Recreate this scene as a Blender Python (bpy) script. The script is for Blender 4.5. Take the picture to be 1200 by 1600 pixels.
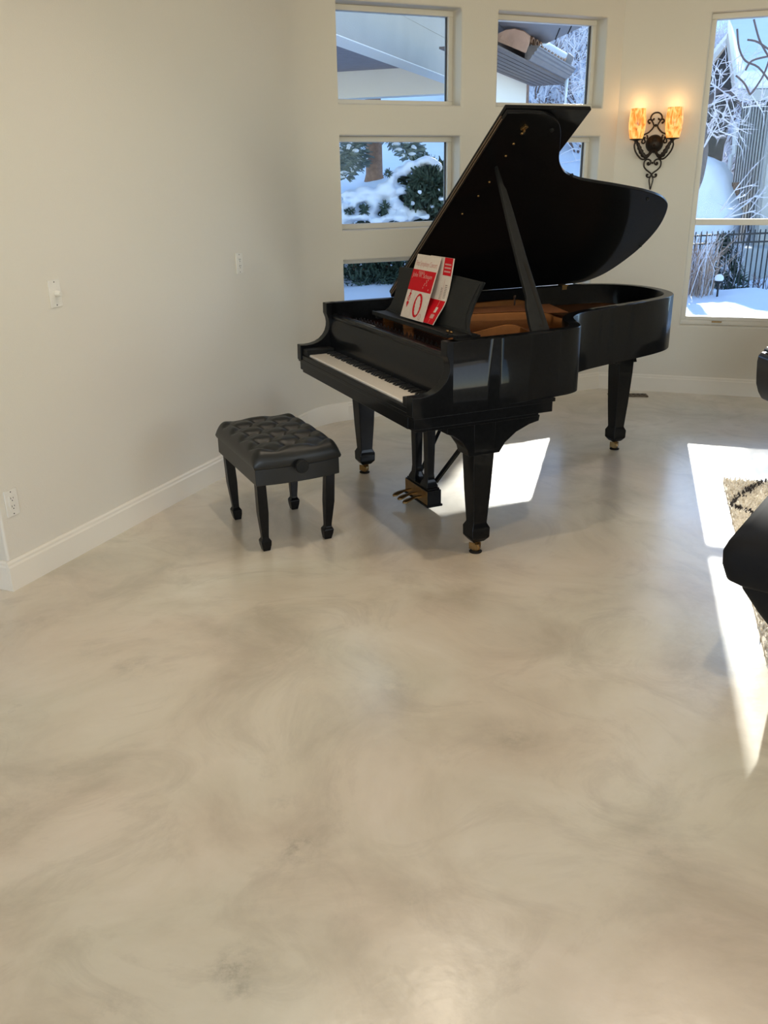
import bpy, bmesh, math, random
import numpy as np
from mathutils import Vector, Matrix, Euler

for _o in list(bpy.data.objects):
    bpy.data.objects.remove(_o)
SC = bpy.context.scene
COL = SC.collection
PI = math.pi
R = math.radians

# ------------------------------------------------------------------ camera
F_PX, PITCH, ROLL, CAM_Z = 1356.5, R(20.97), R(-0.948), 1.65
_c, _s = math.cos(PITCH), math.sin(PITCH)
FW = Vector((0, _c, -_s)); _r0 = Vector((1, 0, 0)); _u0 = Vector((0, _s, _c))
RT = math.cos(ROLL) * _r0 + math.sin(ROLL) * _u0
UP = -math.sin(ROLL) * _r0 + math.cos(ROLL) * _u0
EYE = Vector((0, 0, CAM_Z))
cam_d = bpy.data.cameras.new('camera')
cam_d.sensor_fit = 'VERTICAL'; cam_d.sensor_height = 32.0; cam_d.lens = F_PX / 1600 * 32.0
cam_d.clip_start = 0.02; cam_d.clip_end = 500
cam = bpy.data.objects.new('camera', cam_d); COL.objects.link(cam)
cam.matrix_world = Matrix(((RT.x, UP.x, -FW.x, EYE.x), (RT.y, UP.y, -FW.y, EYE.y), (RT.z, UP.z, -FW.z, EYE.z), (0, 0, 0, 1)))
SC.camera = cam

# ------------------------------------------------------------------ world, sun, light, exposure
SKY_STRENGTH = 0.72
SUN_STRENGTH = 8.5
FILL_POWER = 92.0      # unseen fill area lights set at added window openings
LAMP_POWER = 4.0     # keyboard ceiling light and each added rear one
SC.view_settings.view_transform = 'Standard'
SC.view_settings.look = 'None'
SC.view_settings.gamma = 1.0
SC.view_settings.exposure = 0.0
SC.view_settings.use_curve_mapping = False
SC.cycles.use_denoising = True
SC.cycles.max_bounces = 10
SC.cycles.diffuse_bounces = 6
SC.cycles.glossy_bounces = 4
SC.cycles.transparent_max_bounces = 12
SC.cycles.sample_clamp_indirect = 6.0
SC.cycles.caustics_reflective = False
SC.cycles.caustics_refractive = False

SUN_DIR = Vector((0.267, 0.964, 0.385)).normalized()     # towards the sun
world = bpy.data.worlds.new('winter_sky'); SC.world = world; world.use_nodes = True
_nt = world.node_tree; _nt.nodes.clear()
_out = _nt.nodes.new('ShaderNodeOutputWorld'); _bg = _nt.nodes.new('ShaderNodeBackground')
_sky = _nt.nodes.new('ShaderNodeTexSky'); _sky.sky_type = 'NISHITA'; _sky.sun_disc = False
_sky.sun_elevation = R(21); _sky.sun_rotation = math.atan2(SUN_DIR.x, SUN_DIR.y)
_sky.altitude = 1500; _sky.air_density = 1.0; _sky.dust_density = 0.3; _sky.ozone_density = 2.0
_bg.inputs['Strength'].default_value = SKY_STRENGTH
_nt.links.new(_sky.outputs[0], _bg.inputs['Color']); _nt.links.new(_bg.outputs[0], _out.inputs['Surface'])

sun_d = bpy.data.lights.new('sun', 'SUN'); sun_d.energy = SUN_STRENGTH; sun_d.angle = R(0.6); sun_d.color = (1.0, 0.95, 0.87)
sun = bpy.data.objects.new('sun', sun_d); COL.objects.link(sun)
sun.rotation_euler = (-SUN_DIR).to_track_quat('-Z', 'Y').to_euler()
sun.location = (3, 12, 8)

def area_light(name, loc, aim, sx, sy, power, color):
    d = bpy.data.lights.new(name, 'AREA'); d.shape = 'RECTANGLE'; d.size = sx; d.size_y = sy; d.energy = power; d.color = color
    o = bpy.data.objects.new(name, d); COL.objects.link(o); o.location = loc
    o.rotation_euler = (Vector(aim) - Vector(loc)).to_track_quat('-Z', 'Y').to_euler()
    return o
FILL_COL = (1.0, 0.955, 0.90)  # unseen fill lights, added to brighten the room
area_light('fill_rear', (0.2, -5.35, 1.9), (0.2, 0, 1.7), 4.6, 2.3, FILL_POWER, FILL_COL)
area_light('fill_side', (6.2, -1.8, 1.9), (0, -1.0, 1.5), 3.0, 2.3, FILL_POWER * 0.68, FILL_COL)
area_light('fill_entry', (-4.05, -1.4, 1.9), (2, 0, 1.4), 3.0, 2.3, FILL_POWER * 0.25, FILL_COL)

# ------------------------------------------------------------------ helpers
def P(px, py, Y):
    """the point at depth Y that the photograph shows at (px, py)"""
    d = FW + RT * ((px - 600) / F_PX) + UP * ((800 - py) / F_PX)
    return EYE + d * (Y / d.y)
def PZ(px, py, z):
    d = FW + RT * ((px - 600) / F_PX) + UP * ((800 - py) / F_PX)
    return EYE + d * ((z - CAM_Z) / d.z)

class MB:
    def __init__(self):
        self.v = []; self.f = []; self.m = []; self.M = Matrix.Identity(4)
    def add(self, verts, faces, mi=0):
        b = len(self.v)
        for p in verts:
            self.v.append(tuple(self.M @ Vector(p)))
        for f in faces:
            self.f.append(tuple(b + i for i in f)); self.m.append(mi)
        return self
    def box(self, c, s, rz=0, mi=0, rot=None):
        hx, hy, hz = s[0] / 2, s[1] / 2, s[2] / 2
        m = Matrix.Translation(Vector(c)) @ (rot.to_4x4() if rot is not None else Matrix.Rotation(rz, 4, 'Z'))
        vs = [m @ Vector(p) for p in [(-hx, -hy, -hz), (hx, -hy, -hz), (hx, hy, -hz), (-hx, hy, -hz), (-hx, -hy, hz), (hx, -hy, hz), (hx, hy, hz), (-hx, hy, hz)]]
        return self.add(vs, [(0, 3, 2, 1), (4, 5, 6, 7), (0, 1, 5, 4), (1, 2, 6, 5), (2, 3, 7, 6), (3, 0, 4, 7)], mi)
    def span(self, a, b, mi=0):
        return self.box([(a[i] + b[i]) / 2 for i in range(3)], [abs(b[i] - a[i]) for i in range(3)], 0, mi)
    def prism(self, poly, z0, z1, axis='z', mi=0):
        """extrude a 2D polygon; axis z: (x,y); axis x: (y,z) along x; axis y: (x,z) along y"""
        n = len(poly)
        def mk(p, t):
            if axis == 'z': return (p[0], p[1], t)
            if axis == 'x': return (t, p[0], p[1])
            return (p[0], t, p[1])
        a = sum(poly[i][0] * poly[(i + 1) % n][1] - poly[(i + 1) % n][0] * poly[i][1] for i in range(n))
        vs = [mk(p, z0) for p in poly] + [mk(p, z1) for p in poly]
        flip = (a < 0) != (axis == 'y')
        fs = [tuple(range(n))[::-1], tuple(range(n, 2 * n))] + [(i, (i + 1) % n, n + (i + 1) % n, n + i) for i in range(n)]
        if flip != (z1 < z0): fs = [f[::-1] for f in fs]
        return self.add(vs, fs, mi)
    def strip(self, poly, width_dir, mi=0):
        pass
    def loft(self, rings, cap=True, mi=0, closed=True):
        n = len(rings[0]); vs = [p for r in rings for p in r]; fs = []
        for k in range(len(rings) - 1):
            for i in range(n if closed else n - 1):
                j = (i + 1) % n
                fs.append((k * n + i, k * n + j, (k + 1) * n + j, (k + 1) * n + i))
        if cap and closed:
            fs.append(tuple(range(n))[::-1]); fs.append(tuple(range((len(rings) - 1) * n, len(rings) * n)))
        return self.add(vs, fs, mi)
    def lathe(self, prof, c=(0, 0, 0), n=24, mi=0, M=None, cap=True):
        rings = []
        for r, z in prof:
            ring = []
            for i in range(n):
                p = Vector((r * math.cos(2 * PI * i / n), r * math.sin(2 * PI * i / n), z))
                if M is not None: p = M @ p
                ring.append(Vector(c) + p)
            rings.append(ring)
        return self.loft(rings, cap, mi)
    def tube(self, pts, r, n=8, mi=0, flat=None, cap=True):
        pts = [Vector(p) for p in pts]; rs = r if isinstance(r, (list, tuple)) else [r] * len(pts)
        rings = []; prev = None
        for i, p in enumerate(pts):
            t = (pts[min(i + 1, len(pts) - 1)] - pts[max(i - 1, 0)])
            if t.length < 1e-9: t = Vector((0, 0, 1))
            t.normalize()
            if prev is None:
                a = Vector((0, 0, 1)) if abs(t.z) < .9 else Vector((1, 0, 0))
                x = t.cross(a).normalized()
            else:
                x = prev - t * prev.dot(t)
                if x.length < 1e-6: x = t.orthogonal()
                x.normalize()
            prev = x; y = t.cross(x)
            rings.append([p + (x * math.cos(2 * PI * k / n) + y * math.sin(2 * PI * k / n)) * rs[i] for k in range(n)])
        return self.loft(rings, cap, mi)
    def ball(self, c, r, n=12, mi=0, M=None):
        prof = [(max(1e-4, math.sin(PI * k / (n // 2 + 2))), -math.cos(PI * k / (n // 2 + 2))) for k in range(n // 2 + 3)]
        rx = (r, r, r) if not isinstance(r, (tuple, list)) else r
        rings = []
        for a, z in prof:
            ring = []
            for i in range(n):
                p = Vector((a * math.cos(2 * PI * i / n) * rx[0], a * math.sin(2 * PI * i / n) * rx[1], z * rx[2]))
                if M is not None: p = M @ p
                ring.append(Vector(c) + p)
            rings.append(ring)
        return self.loft(rings, True, mi)
    def build(self, name, mats, parent=None, smooth=None, bevel=None, loc=None, rot=None, seg=2):
        me = bpy.data.meshes.new(name); me.from_pydata(self.v, [], self.f)
        if not isinstance(mats, (list, tuple)): mats = [mats]
        for m in mats: me.materials.append(m)
        if len(mats) > 1: me.polygons.foreach_set('material_index', self.m)
        me.validate(); me.update()
        if smooth is not None:
            me.polygons.foreach_set('use_smooth', [True] * len(me.polygons))
            if smooth < 180: me.set_sharp_from_angle(angle=R(smooth))
        o = bpy.data.objects.new(name, me); COL.objects.link(o)
        if parent is not None: o.parent = parent
        if loc is not None: o.location = loc
        if rot is not None: o.rotation_euler = rot
        if bevel:
            b = o.modifiers.new('bevel', 'BEVEL'); b.width = bevel; b.segments = seg; b.limit_method = 'ANGLE'; b.angle_limit = R(30)
            if smooth is None:
                me.polygons.foreach_set('use_smooth', [True] * len(me.polygons)); b.harden_normals = True
                me.set_sharp_from_angle(angle=R(30))
        return o

def tag(o, label=None, cat=None, group=None, kind=None):
    if label: o['label'] = label
    if cat: o['category'] = cat
    if group: o['group'] = group
    if kind: o['kind'] = kind
    return o
def empty(name, loc=(0, 0, 0), rz=0, parent=None):
    o = bpy.data.objects.new(name, None); COL.objects.link(o); o.location = loc; o.rotation_euler = (0, 0, rz)
    o.empty_display_size = 0.1
    if parent is not None: o.parent = parent
    return o
def dup(o, parent=None, loc=None, rot=None):
    c = o.copy(); COL.objects.link(c)
    if parent is not None: c.parent = parent
    if loc is not None: c.location = loc
    if rot is not None: c.rotation_euler = rot
    for ch in list(o.children): dup(ch, c)
    return c
def catmull(pts, n=6, closed=False):
    pts = [Vector(p) for p in pts]; out = []; m = len(pts)
    for i in range(m if closed else m - 1):
        if closed: p0, p1, p2, p3 = pts[(i - 1) % m], pts[i], pts[(i + 1) % m], pts[(i + 2) % m]
        else: p0, p1, p2, p3 = pts[max(i - 1, 0)], pts[i], pts[i + 1], pts[min(i + 2, m - 1)]
        for k in range(n):
            t = k / n
            out.append(0.5 * ((2 * p1) + (-p0 + p2) * t + (2 * p0 - 5 * p1 + 4 * p2 - p3) * t * t + (-p0 + 3 * p1 - 3 * p2 + p3) * t ** 3))
    if not closed: out.append(pts[-1])
    return out

# ------------------------------------------------------------------ materials
def mat(name, color, rough=0.5, metal=0.0, spec=0.5, coat=0.0, coat_rough=0.03, emit=None, estr=0.0, noise=None, bump=None, sheen=0.0, coat_ior=1.5):
    """noise=(scale, amount, second colour); bump=(scale, strength)"""
    m = bpy.data.materials.new(name); m.use_nodes = True
    nt = m.node_tree; b = nt.nodes['Principled BSDF']
    b.inputs['Base Color'].default_value = (*color, 1); b.inputs['Roughness'].default_value = rough
    b.inputs['Metallic'].default_value = metal; b.inputs['Specular IOR Level'].default_value = spec
    b.inputs['Coat Weight'].default_value = coat; b.inputs['Coat Roughness'].default_value = coat_rough; b.inputs['Coat IOR'].default_value = coat_ior
    b.inputs['Sheen Weight'].default_value = sheen
    if emit: b.inputs['Emission Color'].default_value = (*emit, 1); b.inputs['Emission Strength'].default_value = estr
    tc = nt.nodes.new('ShaderNodeTexCoord')
    if noise:
        n = nt.nodes.new('ShaderNodeTexNoise'); n.inputs['Scale'].default_value = noise[0]; n.inputs['Detail'].default_value = 5
        mx = nt.nodes.new('ShaderNodeMix'); mx.data_type = 'RGBA'
        rp = nt.nodes.new('ShaderNodeMapRange'); rp.inputs[1].default_value = 0.5 - noise[1] / 2; rp.inputs[2].default_value = 0.5 + noise[1] / 2
        nt.links.new(tc.outputs['Object'], n.inputs['Vector']); nt.links.new(n.outputs['Fac'], rp.inputs[0])
        nt.links.new(rp.outputs[0], mx.inputs[0]); mx.inputs[6].default_value = (*color, 1); mx.inputs[7].default_value = (*noise[2], 1)
        nt.links.new(mx.outputs[2], b.inputs['Base Color'])
    if bump:
        n2 = nt.nodes.new('ShaderNodeTexNoise'); n2.inputs['Scale'].default_value = bump[0]; n2.inputs['Detail'].default_value = 4
        bp = nt.nodes.new('ShaderNodeBump'); bp.inputs['Strength'].default_value = bump[1]; bp.inputs['Distance'].default_value = 0.01
        nt.links.new(tc.outputs['Object'], n2.inputs['Vector']); nt.links.new(n2.outputs['Fac'], bp.inputs['Height'])
        nt.links.new(bp.outputs[0], b.inputs['Normal'])
    return m

WALL_C = (0.70, 0.66, 0.565)
M_WALL = mat('painted_plaster', WALL_C, 0.55, noise=(1.3, 0.6, (0.71, 0.66, 0.58)), bump=(160, 0.12))
M_TRIM = mat('painted_trim', (0.78, 0.73, 0.63), 0.4, noise=(3, 0.6, (0.80, 0.75, 0.66)))
M_FRAME = mat('window_frame_paint', (0.72, 0.68, 0.60), 0.4, noise=(4, 0.6, (0.74, 0.70, 0.62)))
M_CEIL = mat('ceiling_paint', (0.88, 0.86, 0.82), 0.8, noise=(2, 0.6, (0.78, 0.75, 0.68)))

def floor_material():
    m = bpy.data.materials.new('polished_microcement'); m.use_nodes = True
    nt = m.node_tree; b = nt.nodes['Principled BSDF']; N = nt.nodes.new; Lk = nt.links.new
    tc = N('ShaderNodeTexCoord')
    # big swirls: noise warped by another noise
    w = N('ShaderNodeTexNoise'); w.inputs['Scale'].default_value = 0.8; w.inputs['Detail'].default_value = 2
    wm = N('ShaderNodeVectorMath'); wm.operation = 'MULTIPLY_ADD'; wm.inputs[1].default_value = (1.0, 1.0, 0)
    Lk(tc.outputs['Object'], w.inputs['Vector']); Lk(w.outputs['Color'], wm.inputs[0]); Lk(tc.outputs['Object'], wm.inputs[2])
    n1 = N('ShaderNodeTexNoise'); n1.inputs['Scale'].default_value = 1.7; n1.inputs['Detail'].default_value = 9; n1.inputs['Roughness'].default_value = 0.62; n1.inputs['Distortion'].default_value = 0.35
    Lk(wm.outputs[0], n1.inputs['Vector'])
    r1 = N('ShaderNodeValToRGB'); e = r1.color_ramp.elements
    e[0].position = 0.30; e[0].color = (0.475, 0.412, 0.325, 1); e[1].position = 0.50; e[1].color = (0.63, 0.565, 0.462, 1)
    e2 = r1.color_ramp.elements.new(0.68); e2.color = (0.715, 0.655, 0.562, 1)
    Lk(n1.outputs['Fac'], r1.inputs[0])
    # trowel marks: feathery patches
    n2 = N('ShaderNodeTexNoise'); n2.inputs['Scale'].default_value = 2.3; n2.inputs['Detail'].default_value = 12; n2.inputs['Roughness'].default_value = 0.68; n2.inputs['Distortion'].default_value = 1.6
    Lk(wm.outputs[0], n2.inputs['Vector'])
    r2 = N('ShaderNodeMapRange'); r2.inputs[1].default_value = 0.50; r2.inputs[2].default_value = 0.66
    Lk(n2.outputs['Fac'], r2.inputs[0])
    mx = N('ShaderNodeMix'); mx.data_type = 'RGBA'; mx.inputs[7].default_value = (0.45, 0.392, 0.315, 1)
    ml = N('ShaderNodeMath'); ml.operation = 'MULTIPLY'; ml.inputs[1].default_value = 0.55
    Lk(r2.outputs[0], ml.inputs[0]); Lk(ml.outputs[0], mx.inputs[0]); Lk(r1.outputs[0], mx.inputs[6])
    # dark stains: scattered ones, and the larger marks the floor has at certain spots
    n3 = N('ShaderNodeTexNoise'); n3.inputs['Scale'].default_value = 3.4; n3.inputs['Detail'].default_value = 12; n3.inputs['Roughness'].default_value = 0.74
    Lk(tc.outputs['Object'], n3.inputs['Vector'])
    n6 = N('ShaderNodeTexNoise'); n6.inputs['Scale'].default_value = 16; n6.inputs['Detail'].default_value = 8; n6.inputs['Roughness'].default_value = 0.7
    Lk(tc.outputs['Object'], n6.inputs['Vector'])
    fine = N('ShaderNodeMapRange'); fine.inputs[1].default_value = 0.44; fine.inputs[2].default_value = 0.62; Lk(n6.outputs['Fac'], fine.inputs[0])
    acc = None
    for (px, py, rad, amt) in ((465, 1325, .07, .75), (365, 1510, .07, .95), (375, 1545, .05, .6), (440, 1255, .07, .30), (800, 1150, .14, .30), (210, 1040, .13, .35), (640, 1403, .03, .6), (150, 1015, .10, .25), (1040, 1330, .18, .22), (620, 1070, .12, .22), (175, 1580, .07, .35)):
        q = PZ(px, py, 0); d = N('ShaderNodeVectorMath'); d.operation = 'DISTANCE'; d.inputs[1].default_value = (q.x, q.y, 0); Lk(tc.outputs['Object'], d.inputs[0])
        r_ = N('ShaderNodeMapRange'); r_.inputs[1].default_value = 0.0; r_.inputs[2].default_value = rad; r_.inputs[3].default_value = amt; r_.inputs[4].default_value = 0.0; Lk(d.outputs['Value'], r_.inputs[0])
        if acc is None: acc = r_.outputs[0]
        else:
            ad = N('ShaderNodeMath'); ad.operation = 'MAXIMUM'; Lk(acc, ad.inputs[0]); Lk(r_.outputs[0], ad.inputs[1]); acc = ad.outputs[0]
    st = N('ShaderNodeMath'); st.operation = 'MULTIPLY'; Lk(acc, st.inputs[0]); Lk(fine.outputs[0], st.inputs[1])
    r3 = N('ShaderNodeMapRange'); r3.inputs[1].default_value = 0.64; r3.inputs[2].default_value = 0.80; r3.inputs[4].default_value = 0.5
    Lk(n3.outputs['Fac'], r3.inputs[0])
    sm_ = N('ShaderNodeMath'); sm_.operation = 'MAXIMUM'; Lk(st.outputs[0], sm_.inputs[0]); Lk(r3.outputs[0], sm_.inputs[1])
    mx2 = N('ShaderNodeMix'); mx2.data_type = 'RGBA'; mx2.inputs[7].default_value = (0.24, 0.215, 0.175, 1)
    Lk(sm_.outputs[0], mx2.inputs[0]); Lk(mx.outputs[2], mx2.inputs[6])
    # faint pink / green-grey casts
    n4 = N('ShaderNodeTexNoise'); n4.inputs['Scale'].default_value = 0.9; n4.inputs['Detail'].default_value = 3
    Lk(wm.outputs[0], n4.inputs['Vector'])
    r4 = N('ShaderNodeValToRGB'); q = r4.color_ramp.elements
    q[0].position = 0.35; q[0].color = (1.0, 0.94, 0.89, 1); q[1].position = 0.65; q[1].color = (0.96, 1.0, 0.96, 1)
    Lk(n4.outputs['Fac'], r4.inputs[0])
    mx3 = N('ShaderNodeMix'); mx3.data_type = 'RGBA'; mx3.blend_type = 'MULTIPLY'; mx3.inputs[0].default_value = 1.0
    Lk(mx2.outputs[2], mx3.inputs[6]); Lk(r4.outputs[0], mx3.inputs[7])
    Lk(mx3.outputs[2], b.inputs['Base Color'])
    b.inputs['Roughness'].default_value = 0.32; b.inputs['Specular IOR Level'].default_value = 0.4
    b.inputs['Coat Weight'].default_value = 1.0; b.inputs['Coat IOR'].default_value = 1.85
    rr = N('ShaderNodeMapRange'); rr.inputs[3].default_value = 0.17; rr.inputs[4].default_value = 0.27
    Lk(n1.outputs['Fac'], rr.inputs[0]); Lk(rr.outputs[0], b.inputs['Coat Roughness'])
    bp = N('ShaderNodeBump'); bp.inputs['Strength'].default_value = 0.05; bp.inputs['Distance'].default_value = 0.01
    n5 = N('ShaderNodeTexNoise'); n5.inputs['Scale'].default_value = 26; n5.inputs['Detail'].default_value = 3
    Lk(tc.outputs['Object'], n5.inputs['Vector']); Lk(n5.outputs['Fac'], bp.inputs['Height'])
    Lk(bp.outputs[0], b.inputs['Normal']); Lk(bp.outputs[0], b.inputs['Coat Normal'])
    return m
M_FLOOR = floor_material()

def glass_material():
    m = bpy.data.materials.new('clear_window_glass'); m.use_nodes = True
    nt = m.node_tree; nt.nodes.clear(); N = nt.nodes.new
    o = N('ShaderNodeOutputMaterial'); t = N('ShaderNodeBsdfTransparent'); g = N('ShaderNodeBsdfGlossy'); x = N('ShaderNodeMixShader')
    t.inputs['Color'].default_value = (0.95, 0.97, 0.97, 1); g.inputs['Roughness'].default_value = 0.02
    lw = N('ShaderNodeFresnel'); lw.inputs['IOR'].default_value = 1.12
    nt.links.new(lw.outputs[0], x.inputs[0]); nt.links.new(t.outputs[0], x.inputs[1]); nt.links.new(g.outputs[0], x.inputs[2]); nt.links.new(x.outputs[0], o.inputs['Surface'])
    return m
M_GLASS = glass_material()

M_EBONY = mat('satin_ebony_lacquer', (0.0026, 0.0029, 0.0031), 0.30, spec=0.04, coat=0.24, coat_rough=0.05, noise=(60, 0.5, (0.006, 0.006, 0.0065)))
M_EBONY_M = mat('matte_ebony', (0.0075, 0.0078, 0.0076), 0.5, spec=0.16, noise=(50, 0.5, (0.013, 0.013, 0.012)))
M_IVORY = mat('key_white', (0.62, 0.57, 0.50), 0.3, noise=(30, 0.5, (0.60, 0.55, 0.48)))
M_KEYB = mat('key_black', (0.008, 0.008, 0.008), 0.35, noise=(30, 0.5, (0.010, 0.010, 0.010)))
M_BRASS = mat('aged_brass', (0.30, 0.18, 0.065), 0.36, metal=1.0, noise=(40, 0.5, (0.20, 0.12, 0.05)))
M_PLATE = mat('bronze_cast_plate', (0.21, 0.080, 0.018), 0.38, metal=0.65, noise=(25, 0.5, (0.17, 0.062, 0.014)))
M_SBOARD = mat('spruce_soundboard', (0.15, 0.045, 0.018), 0.4, noise=(18, 0.5, (0.11, 0.032, 0.012)))
M_COPPER = mat('copper_strings', (0.22, 0.09, 0.04), 0.35, metal=0.9, noise=(30, 0.5, (0.18, 0.07, 0.03)))
M_STEEL = mat('polished_steel', (0.6, 0.6, 0.6), 0.25, metal=1.0, noise=(30, 0.5, (0.5, 0.5, 0.5)))
M_PIN = mat('blued_steel', (0.06, 0.055, 0.055), 0.4, metal=0.8, noise=(30, 0.5, (0.05, 0.045, 0.045)))
M_FELT = mat('red_felt', (0.20, 0.025, 0.02), 0.9, noise=(80, 0.5, (0.15, 0.02, 0.02)))
M_RAIL = mat('polished_wood_rail', (0.045, 0.018, 0.012), 0.15, coat=0.6, noise=(20, 0.5, (0.03, 0.012, 0.008)))
M_LEATHER = mat('black_bench_leather', (0.0048, 0.0052, 0.0046), 0.38, spec=0.42, noise=(90, 0.5, (0.006, 0.0065, 0.0056)), bump=(350, 0.06))
M_IRON = mat('wrought_iron_bronze', (0.018, 0.013, 0.010), 0.45, metal=0.6, noise=(60, 0.5, (0.03, 0.02, 0.014)), bump=(90, 0.15))
M_PLASTIC = mat('white_wallplate_plastic', (0.80, 0.77, 0.71), 0.35, noise=(10, 0.5, (0.70, 0.67, 0.60)))
M_SLOT = mat('dark_slot', (0.014, 0.012, 0.010), 0.7, spec=0.08, noise=(10, 0.5, (0.018, 0.015, 0.012)))
M_BLKFAB = mat('black_upholstery', (0.006, 0.006, 0.007), 0.8, spec=0.2, noise=(150, 0.5, (0.008, 0.008, 0.009)))
M_BLKLEA = mat('black_gloss_leather', (0.010, 0.010, 0.012), 0.25, spec=0.6, noise=(80, 0.5, (0.013, 0.013, 0.015)))

# ------------------------------------------------------------------ the room
def dirv(deg): return Vector((math.sin(R(deg)), math.cos(R(deg)), 0))
K1 = Vector((-0.4512, 6.1315, 0)); K2 = Vector((1.7977, 7.1144, 0))
D1 = dirv(23.5); D2 = (K2 - K1).normalized(); D3 = dirv(109.0); D4 = dirv(154.0)
def left_of(d): return Vector((-d.y, d.x, 0))
N1, N2, N3 = left_of(D1), left_of(D2), left_of(D3)
E0 = K1 - D1 * 2.9435
K3 = K2 + D3 * 3.0; K4 = K3 + D4 * 5.2; K5 = Vector((K4.x, -5.6, 0)); K6 = Vector((-4.2, -5.6, 0))
E1 = E0 + N1 * ((E0.x + 4.2) / -N1.x)
CEIL = 3.3

def wall(name, a, b, holes=(), thick=0.2, ext=(0.0, 0.0), bevel=0.012):
    D = (b - a).normalized(); n = left_of(D); L = (b - a).length
    ss = sorted({-ext[0], L + ext[1]} | {h[0] for h in holes} | {h[1] for h in holes})
    zs = sorted({-0.05, CEIL + 0.05} | {h[2] for h in holes} | {h[3] for h in holes})
    def hole(i, j):
        s = (ss[i] + ss[i + 1]) / 2; z = (zs[j] + zs[j + 1]) / 2
        return any(h[0] < s < h[1] and h[2] < z < h[3] for h in holes)
    bm = bmesh.new()
    def q(p):
        return bm.verts.new(a + D * p[0] + n * p[1] + Vector((0, 0, p[2])))
    def quad(*ps): bm.faces.new([q(p) for p in ps])
    ni, nj = len(ss) - 1, len(zs) - 1
    solid = lambda i, j: 0 <= i < ni and 0 <= j < nj and not hole(i, j)
    for i in range(ni):
        for j in range(nj):
            if not solid(i, j): continue
            s0, s1, z0, z1 = ss[i], ss[i + 1], zs[j], zs[j + 1]
            quad((s0, 0, z0), (s1, 0, z0), (s1, 0, z1), (s0, 0, z1))
            quad((s0, thick, z0), (s0, thick, z1), (s1, thick, z1), (s1, thick, z0))
            if not solid(i - 1, j): quad((s0, 0, z0), (s0, 0, z1), (s0, thick, z1), (s0, thick, z0))
            if not solid(i + 1, j): quad((s1, 0, z0), (s1, thick, z0), (s1, thick, z1), (s1, 0, z1))
            if not solid(i, j - 1): quad((s0, 0, z0), (s0, thick, z0), (s1, thick, z0), (s1, 0, z0))
            if not solid(i, j + 1): quad((s0, 0, z1), (s1, 0, z1), (s1, thick, z1), (s0, thick, z1))
    bmesh.ops.remove_doubles(bm, verts=bm.verts, dist=1e-5)
    bmesh.ops.dissolve_limit(bm, angle_limit=R(1), verts=bm.verts, edges=bm.edges)
    bmesh.ops.recalc_face_normals(bm, faces=bm.faces)
    me = bpy.data.meshes.new(name); bm.to_mesh(me); bm.free(); me.materials.append(M_WALL)
    me.polygons.foreach_set('use_smooth', [True] * len(me.polygons)); me.set_sharp_from_angle(angle=R(30))
    o = bpy.data.objects.new(name, me); COL.objects.link(o); o['kind'] = 'structure'
    if bevel:
        m = o.modifiers.new('bullnose', 'BEVEL'); m.width = bevel; m.segments = 3; m.limit_method = 'ANGLE'; m.angle_limit = R(40); m.harden_normals = True
    return o
COLS = ((0.218, 1.1204), (1.4045, 2.3059)); ROWS = ((2.1165, 2.7042), (1.3271, 1.923), (0.5398, 1.1285))
HOLES2 = [(c[0], c[1], r[0], r[1]) for c in COLS for r in ROWS]
HOLE3 = (0.5958, 2.19, 0.5398, 2.7052)
wall('wall_left', E0, K1, ext=(0, .05))
wall('wall_back', K1, K2, HOLES2, ext=(.05, .05))
wall('wall_right', K2, K3, [HOLE3], ext=(.05, .05))
wall('wall_far_right', K3, K4, ext=(.05, .05))
wall('wall_side', K4, K5, [(K4.y + 0.3, K4.y + 3.3, 0.75, 3.05)], ext=(.1, .1))
wall('wall_rear', K5, K6, [(K4.x - 0.2 - 2.3, K4.x - 0.2 + 2.3, 0.75, 3.05)], ext=(.1, .1))
wall('wall_entry', K6, E1, [(2.7, 5.7, 0.75, 3.05)], ext=(.1, .1))
wall('wall_return', E1, E0 + N1 * 0.03, ext=(.1, 0), thick=0.25)
CORNER_R = 0.55
_half = math.acos(max(-1, min(1, D1.dot(D2)))) / 2; _tl = CORNER_R * math.tan(_half)
_ca, _cb = K1 - D1 * _tl, K1 + D2 * _tl; _cc = _ca - N1 * CORNER_R
ARC = [_ca] + [_cc + (N1 * (1 - t) + N2 * t).normalized() * CORNER_R for t in [i / 12 for i in range(1, 12)]] + [_cb]
_m = MB(); _m.loft([[p + Vector((0, 0, -.02)), p + Vector((0, 0, CEIL + .02)), p + (p - _cc).normalized() * .02 + Vector((0, 0, CEIL + .02)), p + (p - _cc).normalized() * .02 + Vector((0, 0, -.02))] for p in ARC])
tag(_m.build('wall_corner', M_WALL, smooth=50), kind='structure')
ROOM = [E0, K1, K2, K3, K4, K5, K6, E1]
def slab(name, z0, z1, m, grow=0.2):
    c = sum(ROOM, Vector()) / len(ROOM)
    b = MB(); b.prism([((p.x - c.x) * 1.0 + c.x, (p.y - c.y) * 1.0 + c.y) for p in [v + (v - c).normalized() * grow for v in ROOM]], z0, z1)
    return tag(b.build(name, m), kind='structure')
slab('floor', -0.15, 0.0, M_FLOOR); slab('ceiling', CEIL, CEIL + 0.2, M_CEIL)

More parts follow.
